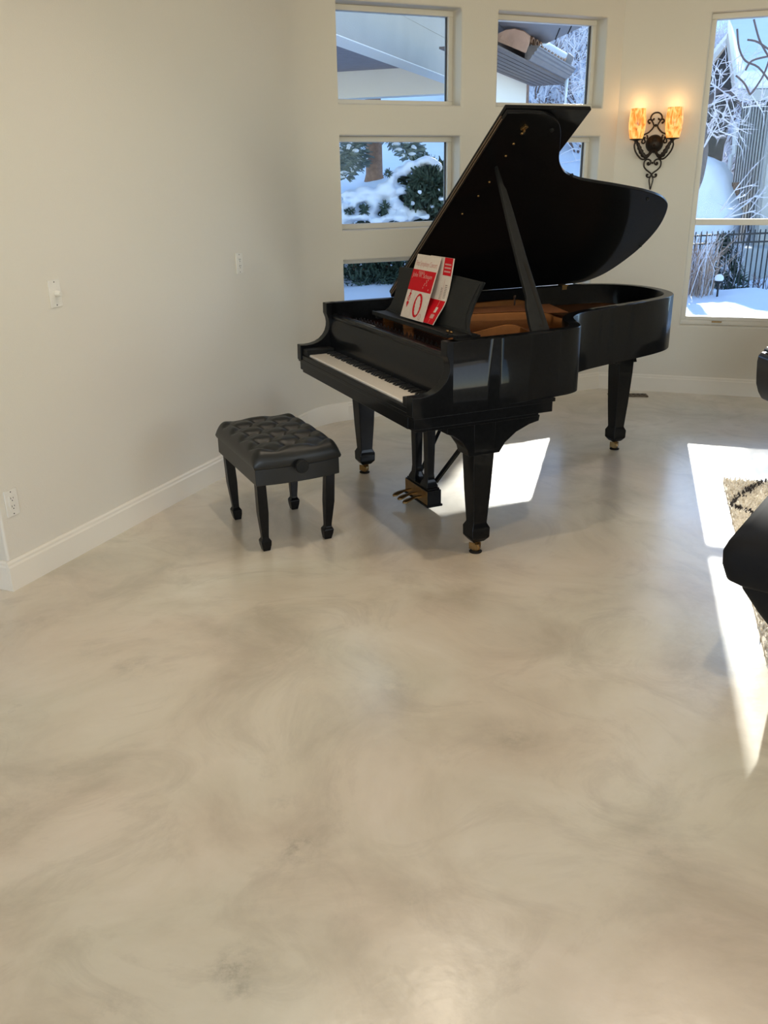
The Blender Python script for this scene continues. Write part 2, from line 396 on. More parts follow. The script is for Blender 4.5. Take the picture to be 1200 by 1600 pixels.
BB_PROF = [(0.0, 0.0), (-0.017, 0.0), (-0.017, 0.108), (-0.012, 0.116), (-0.012, 0.126), (-0.006, 0.135), (0.0, 0.135)]
def baseboard(name, a, b, e0=0.0, e1=0.0):
    D = (b - a).normalized(); n = left_of(D); L = (b - a).length
    prof = BB_PROF
    m = MB(); m.loft([[a + D * s + n * p[0] + Vector((0, 0, p[1])) for p in prof] for s in (-e0, L + e1)])
    return tag(m.build(name, M_TRIM), kind='structure')
baseboard('baseboard_left', E0, _ca, 0.0160, 0); baseboard('baseboard_back', _cb, K2)
_m = MB(); _m.loft([[p - (p - _cc).normalized() * -q_[0] + Vector((0, 0, q_[1])) for q_ in BB_PROF] for p in ARC]); tag(_m.build('baseboard_corner', M_TRIM, smooth=40), kind='structure'); baseboard('baseboard_right', K2, K3)
baseboard('baseboard_return', E1, E0, 0, 0.0); baseboard('baseboard_far_right', K3, K4)

def frame_ring(m, D, n, a, s0, s1, z0, z1, w, d0, d1):
    def bx(sa, sb, za, zb):
        vs = [a + D * s + n * d + Vector((0, 0, z)) for z in (za, zb) for s, d in ((sa, d0), (sb, d0), (sb, d1), (sa, d1))]
        m.add(vs, [(0, 3, 2, 1), (4, 5, 6, 7), (0, 1, 5, 4), (1, 2, 6, 5), (2, 3, 7, 6), (3, 0, 4, 7)])
    bx(s0, s1, z1 - w, z1); bx(s0, s1, z0, z0 + w); bx(s0, s0 + w, z0 + w, z1 - w); bx(s1 - w, s1, z0 + w, z1 - w)
    return bx
def pane(D, n, a, s0, s1, z0, z1, d, parent):
    m = MB(); t = 0.004
    vs = [a + D * s + n * dd + Vector((0, 0, z)) for z in (z0, z1) for s, dd in ((s0, d), (s1, d), (s1, d + t), (s0, d + t))]
    m.add(vs, [(0, 3, 2, 1), (4, 5, 6, 7), (0, 1, 5, 4), (1, 2, 6, 5), (2, 3, 7, 6), (3, 0, 4, 7)])
    return m.build('pane', M_GLASS, parent)
M_GASKET = mat('dark_glazing_gasket', (0.03, 0.03, 0.035), 0.6, noise=(20, .5, (0.035, 0.035, 0.04)))
wn = 1
for (s0, s1, z0, z1) in HOLES2:
    m = MB(); frame_ring(m, D2, N2, K1, s0, s1, z0, z1, 0.034, 0.125, 0.185)
    f = m.build('window_%d' % wn, M_FRAME, bevel=0.003); tag(f, kind='structure'); wn += 1
    g = MB(); a_ = [K1 + D2 * s + N2 * d + Vector((0, 0, z)) for z in (z0 + .034, z1 - .034) for s, d in ((s1 - .039, .150), (s1 - .034, .150), (s1 - .034, .170), (s1 - .039, .170))]; g.add(a_, [(0, 3, 2, 1), (4, 5, 6, 7), (0, 1, 5, 4), (1, 2, 6, 5), (2, 3, 7, 6), (3, 0, 4, 7)]); g.build('gasket', M_GASKET, f)
    pane(D2, N2, K1, s0 + .038, s1 - .038, z0 + .038, z1 - .038, 0.158, f)
m = MB(); s0, s1, z0, z1 = HOLE3
bx = frame_ring(m, D3, N3, K2, s0, s1, z0, z1, 0.036, 0.055, 0.13)
bx(s0 + .036, s1 - .036, 1.2854, 1.3302); bx(s0 + .036, s1 - .036, z0 + .036, z0 + 0.062)
f = m.build('window_%d' % wn, M_FRAME, bevel=0.003); tag(f, kind='structure')
pane(D3, N3, K2, s0 + .036, s1 - .036, z0 + .062, 1.2854, 0.095, f); pane(D3, N3, K2, s0 + .036, s1 - .036, 1.3302, z1 - .036, 0.085, f)
m = MB(); m.M = Matrix.Translation(K2 + Vector((0, 0, 0))) @ Matrix.Rotation(math.atan2(D3.y, D3.x), 4, 'Z')
m.span((0.83, 0.040, z0 + .020), (0.905, 0.056, z0 + .030)); m.build('latch', M_BRASS, f, bevel=.002)
# unseen windows added around the fill lights, behind the camera
for nm, a, b, h in (('window_8', K4, K5, (K4.y + 0.3, K4.y + 3.3, 0.75, 3.05)), ('window_9', K5, K6, (K4.x - 2.5, K4.x + 2.1, 0.75, 3.05)), ('window_10', K6, E1, (2.7, 5.7, 0.75, 3.05))):
    D = (b - a).normalized(); m = MB(); frame_ring(m, D, left_of(D), a, h[0], h[1], h[2], h[3], 0.05, 0.08, 0.15); tag(m.build(nm, M_FRAME), kind='structure')

# recessed ceiling lights: the keyboard one is real, the rest are added fill
M_LAMPGLOW = mat('lamp_diffuser', (0.9, 0.85, 0.75), 0.5, emit=(1.0, 0.80, 0.55), estr=3.0)
def ceiling_light(x, y, label, power=None):
    r = empty('ceiling_light', (x, y, CEIL)); tag(r, label, 'ceiling light', 'recessed ceiling lights')
    m = MB(); m.lathe([(0.058, -0.001), (0.085, -0.001), (0.088, -0.006), (0.062, -0.010), (0.058, -0.001)], n=28, cap=False); m.build('trim_ring', M_TRIM, r, smooth=40)
    m = MB(); m.lathe([(0.001, -0.004), (0.060, -0.004), (0.060, -0.002), (0.001, -0.002)], n=28); m.build('diffuser', M_LAMPGLOW, r)
    d = bpy.data.lights.new('ceiling_lamp', 'AREA'); d.shape = 'DISK'; d.size = 0.12; d.energy = power or LAMP_POWER; d.color = (1.0, 0.86, 0.68); d.spread = R(120 if power else 165)
    o = bpy.data.objects.new('ceiling_lamp', d); COL.objects.link(o); o.parent = r; o.location = (0, 0, -0.012)
ceiling_light(0.33, 4.02, 'round recessed ceiling light nearest above the piano keyboard')
for x, y in ((-0.15, 3.2), (1.5, 3.2)):  # unseen lamps added to brighten the far floor
    ceiling_light(x, y, 'added unseen ceiling fill light over the open floor in front of the piano', 10.0)
for i, (x, y) in enumerate(((-2.2, -0.6), (0.4, -0.6), (3.2, -0.6), (-2.2, -3.2), (0.4, -3.2), (3.2, -3.2))):  # unseen lamps added as general fill
    ceiling_light(x, y, 'added unseen ceiling fill light at the rear of the room')

# ------------------------------------------------------------------ wall plates, vent
def on_wall(name, K, D, s, z): return empty(name, K + D * s + Vector((0, 0, z)), math.atan2(D.y, D.x))
def plate(m, w=0.071, h=0.117):
    m.box((0, -0.003, 0), (w, 0.006, h))
def outlet(s, z, label):
    r = on_wall('wall_outlet', K1, D1, s, z); tag(r, label, 'outlet')
    m = MB(); plate(m); m.build('cover_plate', M_PLASTIC, r, bevel=.002)
    m = MB(); m.box((0, -0.0068, 0), (0.034, 0.0035, 0.068)); fc = m.build('receptacle', M_PLASTIC, r, bevel=.001)
    m = MB()
    for k in (1, -1):
        m.box((-0.0065, -0.0087, 0.018 * k + 0.004), (0.0024, 0.001, 0.009)); m.box((0.0065, -0.0087, 0.018 * k + 0.004), (0.0024, 0.001, 0.007))
        m.lathe([(0.001, 0), (0.0027, 0), (0.0027, 0.0006), (0.001, 0.0006)], c=(0, -0.0086, 0.018 * k - 0.007), n=10, M=Matrix.Rotation(PI / 2, 3, 'X'))
    m.build('slots', M_SLOT, fc)
    for k in (1, -1):
        m = MB(); m.ball((0, -0.006, 0.049 * k), (0.003, 0.0012, 0.003), 8); m.build('screw', M_SLOT, r, smooth=60)
outlet(-2.8722, 0.3809, 'white duplex outlet low on the left wall above the baseboard')
outlet(-0.9391, 1.2039, 'white duplex outlet high on the left wall, level with the music book')
r = on_wall('dimmer_switch', K1, D1, -2.4404, 1.2059); tag(r, 'white dimmer switch with a round knob on the left wall', 'switch')
m = MB(); plate(m); m.build('cover_plate', M_PLASTIC, r, bevel=.002)
m = MB(); m.lathe([(0.001, 0), (0.0125, 0), (0.0135, 0.006), (0.011, 0.024), (0.009, 0.026), (0.001, 0.026)], c=(0.004, -0.006, 0.0), n=20, M=Matrix.Rotation(PI / 2, 3, 'X')); m.build('knob', M_PLASTIC, r, smooth=40)
for k in (1, -1):
    m = MB(); m.ball((0, -0.006, 0.049 * k), (0.003, 0.0012, 0.003), 8); m.build('screw', M_SLOT, r, smooth=60)

def floor_vent():
    a = PZ(950, 617.8, 0); b = PZ(1011, 618, 0); D = (b - a); D.z = 0; L = D.length; D.normalize()
    r = empty('floor_vent', a, math.atan2(D.y, D.x)); tag(r, 'brown patterned floor vent by the wall behind the rear piano leg', 'vent')
    m = MB(); w = 0.10; t = 0.006
    m.span((0, -w / 2, 0), (L, -w / 2 + .014, t)); m.span((0, w / 2 - .014, 0), (L, w / 2, t)); m.span((0, -w / 2, 0), (.014, w / 2, t)); m.span((L - .014, -w / 2, 0), (L, w / 2, t))
    k = 8
    for i in range(1, k):
        x = .014 + (L - .028) * i / k; m.span((x - .004, -w / 2 + .01, 0), (x + .004, w / 2 - .01, t))
    for i in range(k):
        x0 = .014 + (L - .028) * i / k; x1 = .014 + (L - .028) * (i + 1) / k
        for sgn in (1, -1): m.box(((x0 + x1) / 2, 0, t / 2), (math.hypot(x1 - x0, w - .03), .007, t), sgn * math.atan2(w - .03, x1 - x0))
    M_V = mat('vent_metal', (0.16, 0.12, 0.085), 0.45, metal=0.4, noise=(40, .5, (0.12, 0.09, 0.06))); m.build('grille', M_V, r)
    m = MB(); m.span((0.004, -w / 2 + .004, 0.0005), (L - .004, w / 2 - .004, .002)); m.build('duct_opening', M_SLOT, r)
floor_vent()

# ------------------------------------------------------------------ wall sconce
def sconce():
    S0 = 0.2811
    r = on_wall('wall_sconce', K2, D3, S0, 1.813); tag(r, 'scrolled dark iron wall sconce with two glowing amber glass shades', 'wall lamp')
    zc = 1.78
    def q(dx, z, d=0.03): return (dx, -d, z - zc)
    def pl(pts, rad, d=0.03, n=6):
        out = MB()
        for sg in (1, -1):
            out.tube(catmull([q(sg * p[0], p[1], p[2] if len(p) > 2 else d) for p in pts], n), rad, 8)
        return out
    m = MB()
    def addm(mm):
        b = len(m.v); m.v += mm.v; m.f += [tuple(b + i for i in f) for f in mm.f]; m.m += mm.m
    rr = 0.0056
    addm(pl([(0, 2.044), (.018, 2.040), (.033, 2.028), (.040, 2.010), (.037, 1.998), (.027, 1.993), (.017, 1.999), (.018, 2.006)], rr))
    addm(pl([(.045, 1.972), (.051, 1.976), (.057, 1.985), (.052, 1.995), (.041, 1.997), (.028, 1.985), (.0135, 1.957), (.020, 1.938), (.034, 1.922), (.052, 1.907), (.076, 1.897), (.086, 1.886), (.082, 1.872), (.072, 1.872)], rr))
    addm(pl([(.058, 1.893), (.052, 1.880), (.056, 1.866)], rr))
    addm(pl([(.0, 1.790, .05), (.028, 1.752, .06), (.053, 1.728, .07), (.078, 1.727, .08), (.103, 1.748, .088), (.127, 1.782, .09), (.138, 1.820, .09), (.131, 1.852, .09)], .0062))
    addm(pl([(.084, 1.862, .06), (.088, 1.842, .06), (.075, 1.836, .05), (.066, 1.848, .04), (.078, 1.868, .05), (.105, 1.868, .08)], rr))
    addm(pl([(.012, 1.700), (.016, 1.716), (.037, 1.726), (.056, 1.716), (.061, 1.695), (.057, 1.672), (.040, 1.652), (.018, 1.636), (.003, 1.622), (.006, 1.606), (.020, 1.600), (.034, 1.606), (.036, 1.618), (.028, 1.622)], .0055))
    addm(pl([(.012, 1.700), (.020, 1.690), (.030, 1.686), (.037, 1.694), (.032, 1.702)], .0055))
    addm(pl([(.003, 1.616), (.007, 1.604), (.013, 1.588), (.012, 1.570), (.006, 1.540), (.001, 1.512)], .0045))
    m.build('scrollwork', M_IRON, r, smooth=60)
    for dx, z, d, rr_ in [(0, 1.957, .034, .010), (0, 1.700, .034, .008)] + [(sg * a_, b_, .03, c_) for sg in (1, -1) for a_, b_, c_ in ((.046, 1.974, .0085), (.032, 1.699, .009), (.029, 1.618, .008), (.072, 1.874, .008), (.018, 2.0, .007))]:
        m = MB(); m.ball(q(dx, z, d), rr_, 10); m.build('rosette', M_IRON, r, smooth=60)
    m = MB(); Mx = Matrix.Rotation(PI / 2, 3, 'X')
    m.lathe([(.001, 0), (.062, 0), (.064, .008), (.060, .022), (.048, .038), (.030, .050), (.012, .056), (.001, .057)], c=q(0, 1.832, 0), n=28, M=Mx)
    m.lathe([(.001, .05), (.012, .055), (.008, .075), (.001, .08)], c=q(0, 1.818, 0), n=14, M=Mx); m.build('back_dome', M_IRON, r, smooth=50)
    for sg in (1, -1):
        arm = MB()      # acanthus leaf that rides on the arm
        path = catmull([q(sg * .010, 1.790, .06), q(sg * .034, 1.752, .07), q(sg * .062, 1.748, .082), q(sg * .090, 1.785, .09), q(sg * .112, 1.830, .092), q(sg * .126, 1.852, .09)], 5)
        n = len(path); rings = []
        for i, p in enumerate(path):
            w = 0.006 + 0.014 * math.sin(PI * min(1, i / (n - 1) * 1.02)) * (0.75 + 0.25 * math.cos(i * 2.2))
            t = (path[min(i + 1, n - 1)] - path[max(i - 1, 0)]).normalized(); side = Vector((-t.z, 0, t.x)) * w
            up = Vector((0, -.004, 0))
            rings.append([p - side, p - side * .5 + up, p + up * 1.6, p + side * .5 + up, p + side, p - up * .6])
        arm.loft(rings); arm.build('leaf_arm', M_IRON, r, smooth=50)
        cup = MB(); cx = sg * .129
        cup.lathe([(.001, -.030), (.010, -.028), (.012, -.012), (.022, -.006), (.046, .000), (.048, .004), (.044, .006), (.001, .006)], c=q(cx, 1.862, .09), n=24); cup.build('drip_cup', M_IRON, r, smooth=45)
        sh = MB(); prof = [(.044, .0), (.050, .018), (.058, .060), (.0615, .100), (.0600, .140), (.0555, .180), (.053, .205), (.050, .205), (.0525, .180), (.057, .140), (.058, .100), (.055, .060), (.047, .018), (.041, .003)]
        sh.lathe(prof, c=q(cx, 1.866, .09), n=32, cap=False); s = sh.build('lamp_shade', M_AMBER, r, smooth=80)
        bl = MB(); bl.ball(q(cx, 1.955, .09), (.022, .022, .034), 12); bl.build('bulb', M_BULB, s, smooth=180)
        d = bpy.data.lights.new('sconce_lamp', 'POINT'); d.energy = 0.55; d.color = (1.0, 0.58, 0.24); d.shadow_soft_size = 0.03
        o = bpy.data.objects.new('sconce_lamp', d); COL.objects.link(o); o.parent = r; o.location = q(cx, 2.10, .09)
def amber():
    m = bpy.data.materials.new('amber_art_glass'); m.use_nodes = True; nt = m.node_tree; b = nt.nodes['Principled BSDF']; N = nt.nodes.new; Lk = nt.links.new
    tc = N('ShaderNodeTexCoord'); mp = N('ShaderNodeMapping'); mp.inputs['Scale'].default_value = (22, 22, 11)
    n = N('ShaderNodeTexNoise'); n.inputs['Scale'].default_value = 1.6; n.inputs['Detail'].default_value = 6; n.inputs['Distortion'].default_value = 0.8
    Lk(tc.outputs['Object'], mp.inputs[0]); Lk(mp.outputs[0], n.inputs['Vector'])
    cr = N('ShaderNodeValToRGB'); e = cr.color_ramp.elements
    e[0].position = 0.30; e[0].color = (0.30, 0.06, 0.008, 1); e[1].position = 0.43; e[1].color = (0.90, 0.27, 0.03, 1)
    e2 = cr.color_ramp.elements.new(0.60); e2.color = (1.0, 0.56, 0.16, 1)
    Lk(n.outputs['Fac'], cr.inputs[0]); b.inputs['Base Color'].default_value = (0.20, 0.09, 0.03, 1); Lk(cr.outputs[0], b.inputs['Emission Color'])
    b.inputs['Emission Strength'].default_value = 1.25; b.inputs['Roughness'].default_value = 0.25
    return m
M_AMBER = amber(); M_BULB = mat('warm_bulb', (1, .8, .5), .4, emit=(1.0, 0.55, 0.18), estr=1.6)
sconce()

# ------------------------------------------------------------------ the grand piano
PA = R(-66.0)
PO = Vector((-0.326, 4.985, 0.0))
piano = empty('grand_piano', PO, PA)
tag(piano, 'black ebony grand piano with its lid propped open beside the windows', 'piano')
DZ = 0.03
def PB():
    b = MB(); b.M = Matrix.Translation((0, 0, DZ)); return b
ZT, ZB, TH = 0.98, 0.68, 0.058
outer = [(1.480, 0.03), (1.480, .20), (1.479, .34), (1.470, .46), (1.456, .58), (1.440, .665), (1.405, .730), (1.34, .775), (1.255, .815), (1.165, .868), (1.095, .945), (1.045, 1.04), (1.005, 1.16), (0.958, 1.32), (0.915, 1.49), (0.868, 1.64), (0.805, 1.78), (0.715, 1.885), (0.60, 1.955), (0.46, 1.995), (0.33, 2.003), (0.21, 1.975), (0.105, 1.905), (0.035, 1.80), (0.006, 1.66), (0.0, 1.45), (0.0, 0.9), (0.0, 0.03)]
oc = [Vector((p.x, p.y, 0)) for p in catmull([(a, b, 0) for a, b in outer], 5)]
def offset(path, d):
    out = []
    for i, p in enumerate(path):
        t = (path[min(i + 1, len(path) - 1)] - path[max(i - 1, 0)]).normalized(); out.append(p + Vector((-t.y, t.x, 0)) * d)
    return out
ic = offset(oc, TH)
m = PB(); n = len(oc)
rings = []
e = .004
for a, b in zip(oc, ic):
    d = (b - a).normalized()
    rings.append([a + Vector((0, 0, ZB)), a + Vector((0, 0, ZT - e)), a + d * e + Vector((0, 0, ZT)), b - d * e + Vector((0, 0, ZT)), b + Vector((0, 0, ZT - e)), b + Vector((0, 0, ZB))])
m.loft(rings); rim = m.build('rim', M_EBONY, piano, smooth=45)

cheek = [(0.06, .98), (0, .98), (-.001, .925), (.004, .912), (.010, .895), (.0135, .872), (.0115, .850), (.003, .824), (-.012, .802), (-.034, .782), (-.060, .769), (-.090, .761), (-.125, .758), (-.163, .760), (-.165, .675), (.06, .675)]
for u0, u1 in ((0.0, 0.058), (1.422, 1.480)):
    m = PB(); m.prism(cheek, u0, u1, 'x'); m.build('cheek', M_EBONY, piano, bevel=.003)
m = PB(); m.span((0.0, -.160, .665), (1.48, .56, .683)); m.span((0.006, -.152, .618), (1.474, .55, .665)); m.span((.012, -.14, .603), (1.468, .48, .618))
m.build('keybed', M_EBONY, piano, bevel=.002)
m = PB(); m.span((.060, -.158, .610), (1.420, -.1375, .707)); m.build('key_slip', M_EBONY, piano, bevel=.004)
for u0, u1 in ((.059, .1255), (1.3545, 1.421)):
    m = PB(); m.span((u0, -.150, .683), (u1, .012, .742)); m.build('key_block', M_EBONY_M, piano, bevel=.003)
# 88 keys
W0, PITCH_K = 0.1275, 1.225 / 52
wk = PB(); wk.M = Matrix.Identity(4)
prof = [(-.1365, -.020), (-.1365, -.0035), (-.1345, -.0012), (-.131, 0), (.013, 0), (.013, -.020)]
wk.prism(prof, -.01115, .01115, 'x')
wk0 = wk.build('white_key', M_IVORY, piano); wk0.location = (W0 + PITCH_K / 2, 0, .715 + DZ)
for i in range(1, 52):
    dup(wk0, piano, (W0 + PITCH_K * (i + .5), 0, .715 + DZ))
bk = MB()
def bring(z, w, y0, y1): return [(-w, y0, z), (w, y0, z), (w, y1, z), (-w, y1, z)]
bk.loft([bring(-.006, .0062, -.042, .013), bring(.006, .0052, -.040, .013), bring(.0115, .0045, -.034, .013), bring(.0125, .0036, -.031, .013)])
bk0 = None
for i in range(51):
    if i % 7 in (0, 2, 3, 5, 6):
        loc = (W0 + PITCH_K * (i + 1), 0, .715 + DZ)
        if bk0 is None: bk0 = bk.build('black_key', M_KEYB, piano); bk0.location = loc
        else: dup(bk0, piano, loc)
m = PB(); m.span((.12, .010, .715), (1.36, .016, .724)); m.build('key_felt', M_EBONY_M, piano)
fb = [(.014, .722), (.0135, .765), (.015, .81), (.0195, .85), (.028, .882), (.034, .893), (.030, .899), (.030, .909), (.038, .917), (.060, .918), (.076, .912), (.078, .72)]
m = PB(); m.prism(fb, .0585, 1.4215, 'x'); m.build('fallboard', M_EBONY, piano, smooth=35)
m = PB(); m.span((.070, .082, .86), (1.41, .104, .907)); m.span((.07, .104, .86), (1.41, .112, .898)); m.build('stretcher_rail', M_RAIL, piano, bevel=.003)

# action cavity, plate, strings
inner = offset(oc, TH - .006)
ins = [(p.x, p.y) for p in inner if p.y > .10]
ins = [(inner[0].x, .10)] + ins + [(inner[-1].x, .10)]
m = PB(); m.prism(ins, .70, .80); m.build('soundboard', M_SBOARD, piano)
m = PB()
flange_o = offset(oc, TH - .004); flange_i = offset(oc, TH + .045)
sel = [i for i in range(n) if oc[i].y > .34]
m.loft([[flange_o[i] + Vector((0, 0, .835)), flange_o[i] + Vector((0, 0, .862)), flange_i[i] + Vector((0, 0, .868)), flange_i[i] + Vector((0, 0, .835))] for i in sel])
plate = m.build('iron_plate', M_PLATE, piano, smooth=40)
m = PB(); m.span((.060, .115, .84), (1.42, .36, .868)); m.build('pin_block', M_RAIL, piano)
def strut(pts, w=.022):
    """a tall cast web: list of (u, v, top z)"""
    b = PB(); pp = catmull([(p[0], p[1], p[2]) for p in pts], 6); rr = []
    for i, p in enumerate(pp):
        t = pp[min(i + 1, len(pp) - 1)] - pp[max(i - 1, 0)]; t.z = 0; t.normalize(); s = Vector((-t.y, t.x, 0)) * w / 2
        rr.append([Vector((p.x, p.y, .84)) - s, Vector((p.x, p.y, p.z - .004)) - s, Vector((p.x, p.y, p.z)) - s * .6, Vector((p.x, p.y, p.z)) + s * .6, Vector((p.x, p.y, p.z - .004)) + s, Vector((p.x, p.y, .84)) + s])
    b.loft(rr); b.build('plate_strut', M_PLATE, plate, smooth=50)
strut([(.17, .30, .925), (.15, .60, .928), (.125, .95, .930), (.10, 1.22, .925), (.095, 1.34, .885), (.09, 1.42, .862)])
strut([(.42, .30, .925), (.50, .62, .930), (.60, .96, .932), (.635, 1.06, .924), (.66, 1.14, .893), (.70, 1.24, .876), (.72, 1.36, .862)])
strut([(.93, .30, .900), (.96, .42, .915), (1.0, .56, .945), (1.02, .62, .944), (1.035, .68, .918), (1.05, .73, .888), (1.07, .80, .866)])
strut([(1.16, .30, .905), (1.19, .44, .925), (1.21, .52, .922), (1.235, .60, .885), (1.25, .66, .864)])
# hitch-plate wing at the tail and bent side
m = PB(); m.prism([(.10, 1.42), (.36, 1.26), (.62, 1.30), (.84, 1.22), (.92, 1.26), (.84, 1.56), (.70, 1.82), (.34, 1.92), (.14, 1.80)], .842, .872); m.build('hitch_plate', M_PLATE, plate, bevel=.004)
m = PB(); rnd = random.Random(5)
for i in range(36):           # treble and tenor
    t = i / 35; u0 = .30 + 1.02 * t; v1 = 1.22 - .66 * t ** .8; u1 = u0 - .02 + .18 * (1 - t)
    m.tube([(u0, .27, .893), (u0 + .01 * (1 - t), .40, .897), (u1, v1, .888)], .0007, 4)
m.build('strings', M_COPPER, piano)['kind'] = 'stuff'
m = PB()
for i in range(26):
    t = i / 25; u0 = .09 + .32 * t
    m.tube([(u0, .27, .905), (u0 + .02, .42, .912), (u0 * .4 + .22 + .2 * t, 1.35 - .1 * t, .905)], .0026, 5)
m.build('bass_strings', M_COPPER, piano)['kind'] = 'stuff'
m = PB()
for i in range(56):
    for k in range(3):
        u = .10 + 1.26 * i / 55; v = .135 + .03 * k + .01 * (i % 2)
        m.tube([(u, v, .866), (u, v - .004, .892)], .0032, 5)
m.build('tuning_pins', M_PIN, piano)['kind'] = 'stuff'
for (u, v) in ((.11, 1.28), (.69, 1.21), (1.06, .76), (1.25, .64), (.88, 1.17), (.13, .42)):
    m = PB(); m.lathe([(.012, .86), (.014, .874), (.007, .878), (.007, .900), (.010, .903), (.010, .910), (.005, .914), (.0005, .915)], c=(u, v, 0), n=12); m.build('plate_bolt', M_STEEL, plate, smooth=50)
m = PB(); m.lathe([(.006, .86), (.006, .945), (.009, .95), (.009, .962), (.0005, .964)], c=(.17, 1.16, 0), n=10); m.build('plate_bolt', M_STEEL, plate, smooth=50)
m = PB(); m.span((.07, .355, .865), (1.10, .385, .925)); m.build('damper_rail', M_EBONY_M, piano, bevel=.004)

# lid
AL = R(36.5); ca, sa = math.cos(AL), math.sin(AL)
LM = Matrix(((ca, 0, -sa, 0.0), (0, 1, 0, 0), (sa, 0, ca, .9788 + DZ), (0, 0, 0, 1)))   # (along lid, v, thickness) -> piano
lid_pts = [(1.505, .425), (1.507, .50), (1.506, .565), (1.499, .620), (1.479, .677), (1.441, .727), (1.386, .769), (1.285, .826), (1.208, .867), (1.145, .918), (1.096, .978), (1.050, 1.083), (1.022, 1.20), (.994, 1.338), (.949, 1.538), (.926, 1.618), (.889, 1.722), (.844, 1.798), (.788, 1.852), (.66, 1.915), (.533, 1.948), (.387, 1.956), (.274, 1.942), (.158, 1.908), (.078, 1.862), (.020, 1.785), (.0, 1.70)]
lp = [(p.x, p.y) for p in catmull([(a, b, 0) for a, b in lid_pts], 4)] + [(0.0, .425)]
m = MB(); m.M = LM; m.prism(lp, 0.0, .020); lid = m.build('lid', M_EBONY, piano, bevel=.003)
m = MB(); m.M = LM; m.span((-.002, .425, .024), (1.508, .868, .043)); flap = m.build('front_flap', M_EBONY, lid, bevel=.003)
M_STRIP = mat('worn_brass_hinge', (0.20, 0.13, 0.085), 0.45, metal=0.5, noise=(40, .5, (0.16, 0.10, 0.06)))
m = MB(); m.M = LM; m.span((.01, .421, .006), (1.46, .426, .010)); m.span((.01, .421, .0195), (1.46, .427, .0245)); m.build('piano_hinge', M_STRIP, lid)
for (e_, v_, r_) in ((1.319, .552, .007), (1.237, .554, .007), (1.15, .548, .007), (.943, .551, .007), (.80, .527, .007), (1.386, .559, .008), (1.05, .56, .006)):
    m = MB(); m.M = LM; m.ball((e_, v_, -.004), (r_, r_, .006), 8); m.build('lid_stud', M_BRASS, lid, smooth=60)
m = MB(); m.M = LM
m.box((1.425, .55, -.006), (.030, .022, .012), .4); m.box((1.418, .548, -.016), (.012, .010, .014)); m.build('prop_catch', M_BRASS, lid, bevel=.002)
for (e_, v_) in ((1.408, .705), (.872, 1.645), (.41, 1.935), (1.09, 1.01)):
    m = MB(); m.M = LM; m.lathe([(.001, 0), (.010, 0), (.008, -.009), (.001, -.010)][::-1], c=(e_, v_, 0), n=12); m.build('rubber_button', M_EBONY_M, lid, smooth=50)
for v_ in (.62, 1.60):
    m = PB(); m.span((.010, v_ - .022, .955), (.0605, v_ + .022, .984)); m.tube([(.004, v_ - .024, .988), (.004, v_ + .024, .988)], .006, 8); m.build('lid_hinge', M_BRASS, piano, bevel=.001)

# lid prop
pb, pt = Vector((1.405, .535, .90 + DZ)), Vector((1.155 * ca, .545, .985 + 1.155 * sa + DZ - .006))
ax = (pt - pb); LN = ax.length; ax.normalize(); wv = Vector((0, 1, 0)); wv = (wv - ax * wv.dot(ax)).normalized(); tv = ax.cross(wv)
PM = Matrix(((wv.x, ax.x, tv.x, pb.x), (wv.y, ax.y, tv.y, pb.y), (wv.z, ax.z, tv.z, pb.z), (0, 0, 0, 1)))
m = MB(); m.M = PM
m.prism([(-.046, 0), (.046, 0), (.050, .05), (.044, .14), (.030, .42), (.024, .66), (.018, .78), (.010, .805), (.004, LN), (-.006, LN), (-.012, .80), (-.020, .60), (-.026, .36), (-.026, .245), (-.040, .20), (-.047, .12)], -.010, .010)
prop = m.build('lid_prop', M_EBONY_M, piano, bevel=.003)
m = MB(); m.M = PM
m.prism([(-.002, .10), (.020, .09), (.028, .11), (.018, .40), (.006, .415), (.004, .40), (.020, .12), (.014, .105), (.0, .112)], -.0112, -.0095); m.prism([(-.002, .10), (.020, .09), (.028, .11), (.018, .40), (.006, .415), (.004, .40), (.020, .12), (.014, .105), (.0, .112)], .0095, .0112)
m.build('short_prop_groove', M_SLOT, prop)

# music desk
m = PB(); m.span((.330, .158, .940), (1.180, .285, .953)); m.span((.330, .158, .953), (1.180, .168, .961)); m.span((.30, .19, .915), (.33, .30, .953)); m.span((1.18, .19, .915), (1.21, .30, .953)); desk = m.build('desk_shelf', M_EBONY_M, piano, bevel=.002)
tilt = math.atan2(.078, .228)
DMx = Matrix.Translation((0, .252, .953 + DZ)) @ Matrix.Rotation(-tilt, 4, 'X')
m = MB(); m.M = DMx
hh = .241
left = [(.292, 0), (.318, .012), (.340, .035), (.352, .075), (.350, .13), (.335, .19), (.322, .225), (.318, hh)]
right = [(1.52 - a, b) for a, b in left[::-1]]
m.prism(left + [(.55, hh + .006), (.97, hh + .006)] + right, 0.0, .016, 'y'); dp = m.build('music_desk', M_EBONY_M, piano, bevel=.003)
m = MB(); m.M = DMx
l2 = [(a + .022, .012 + b * .90) for a, b in left]; m.prism(l2 + [(1.52 - a, b) for a, b in l2[::-1]], -.0025, .001, 'y'); m.build('inset_panel', M_EBONY_M, dp, bevel=.001)
for u_ in (1.10, 1.135):
    m = PB(); m.ball((u_, .205, .957), (.011, .008, .006), 8); m.build('desk_hinge', M_BRASS, desk, smooth=60)

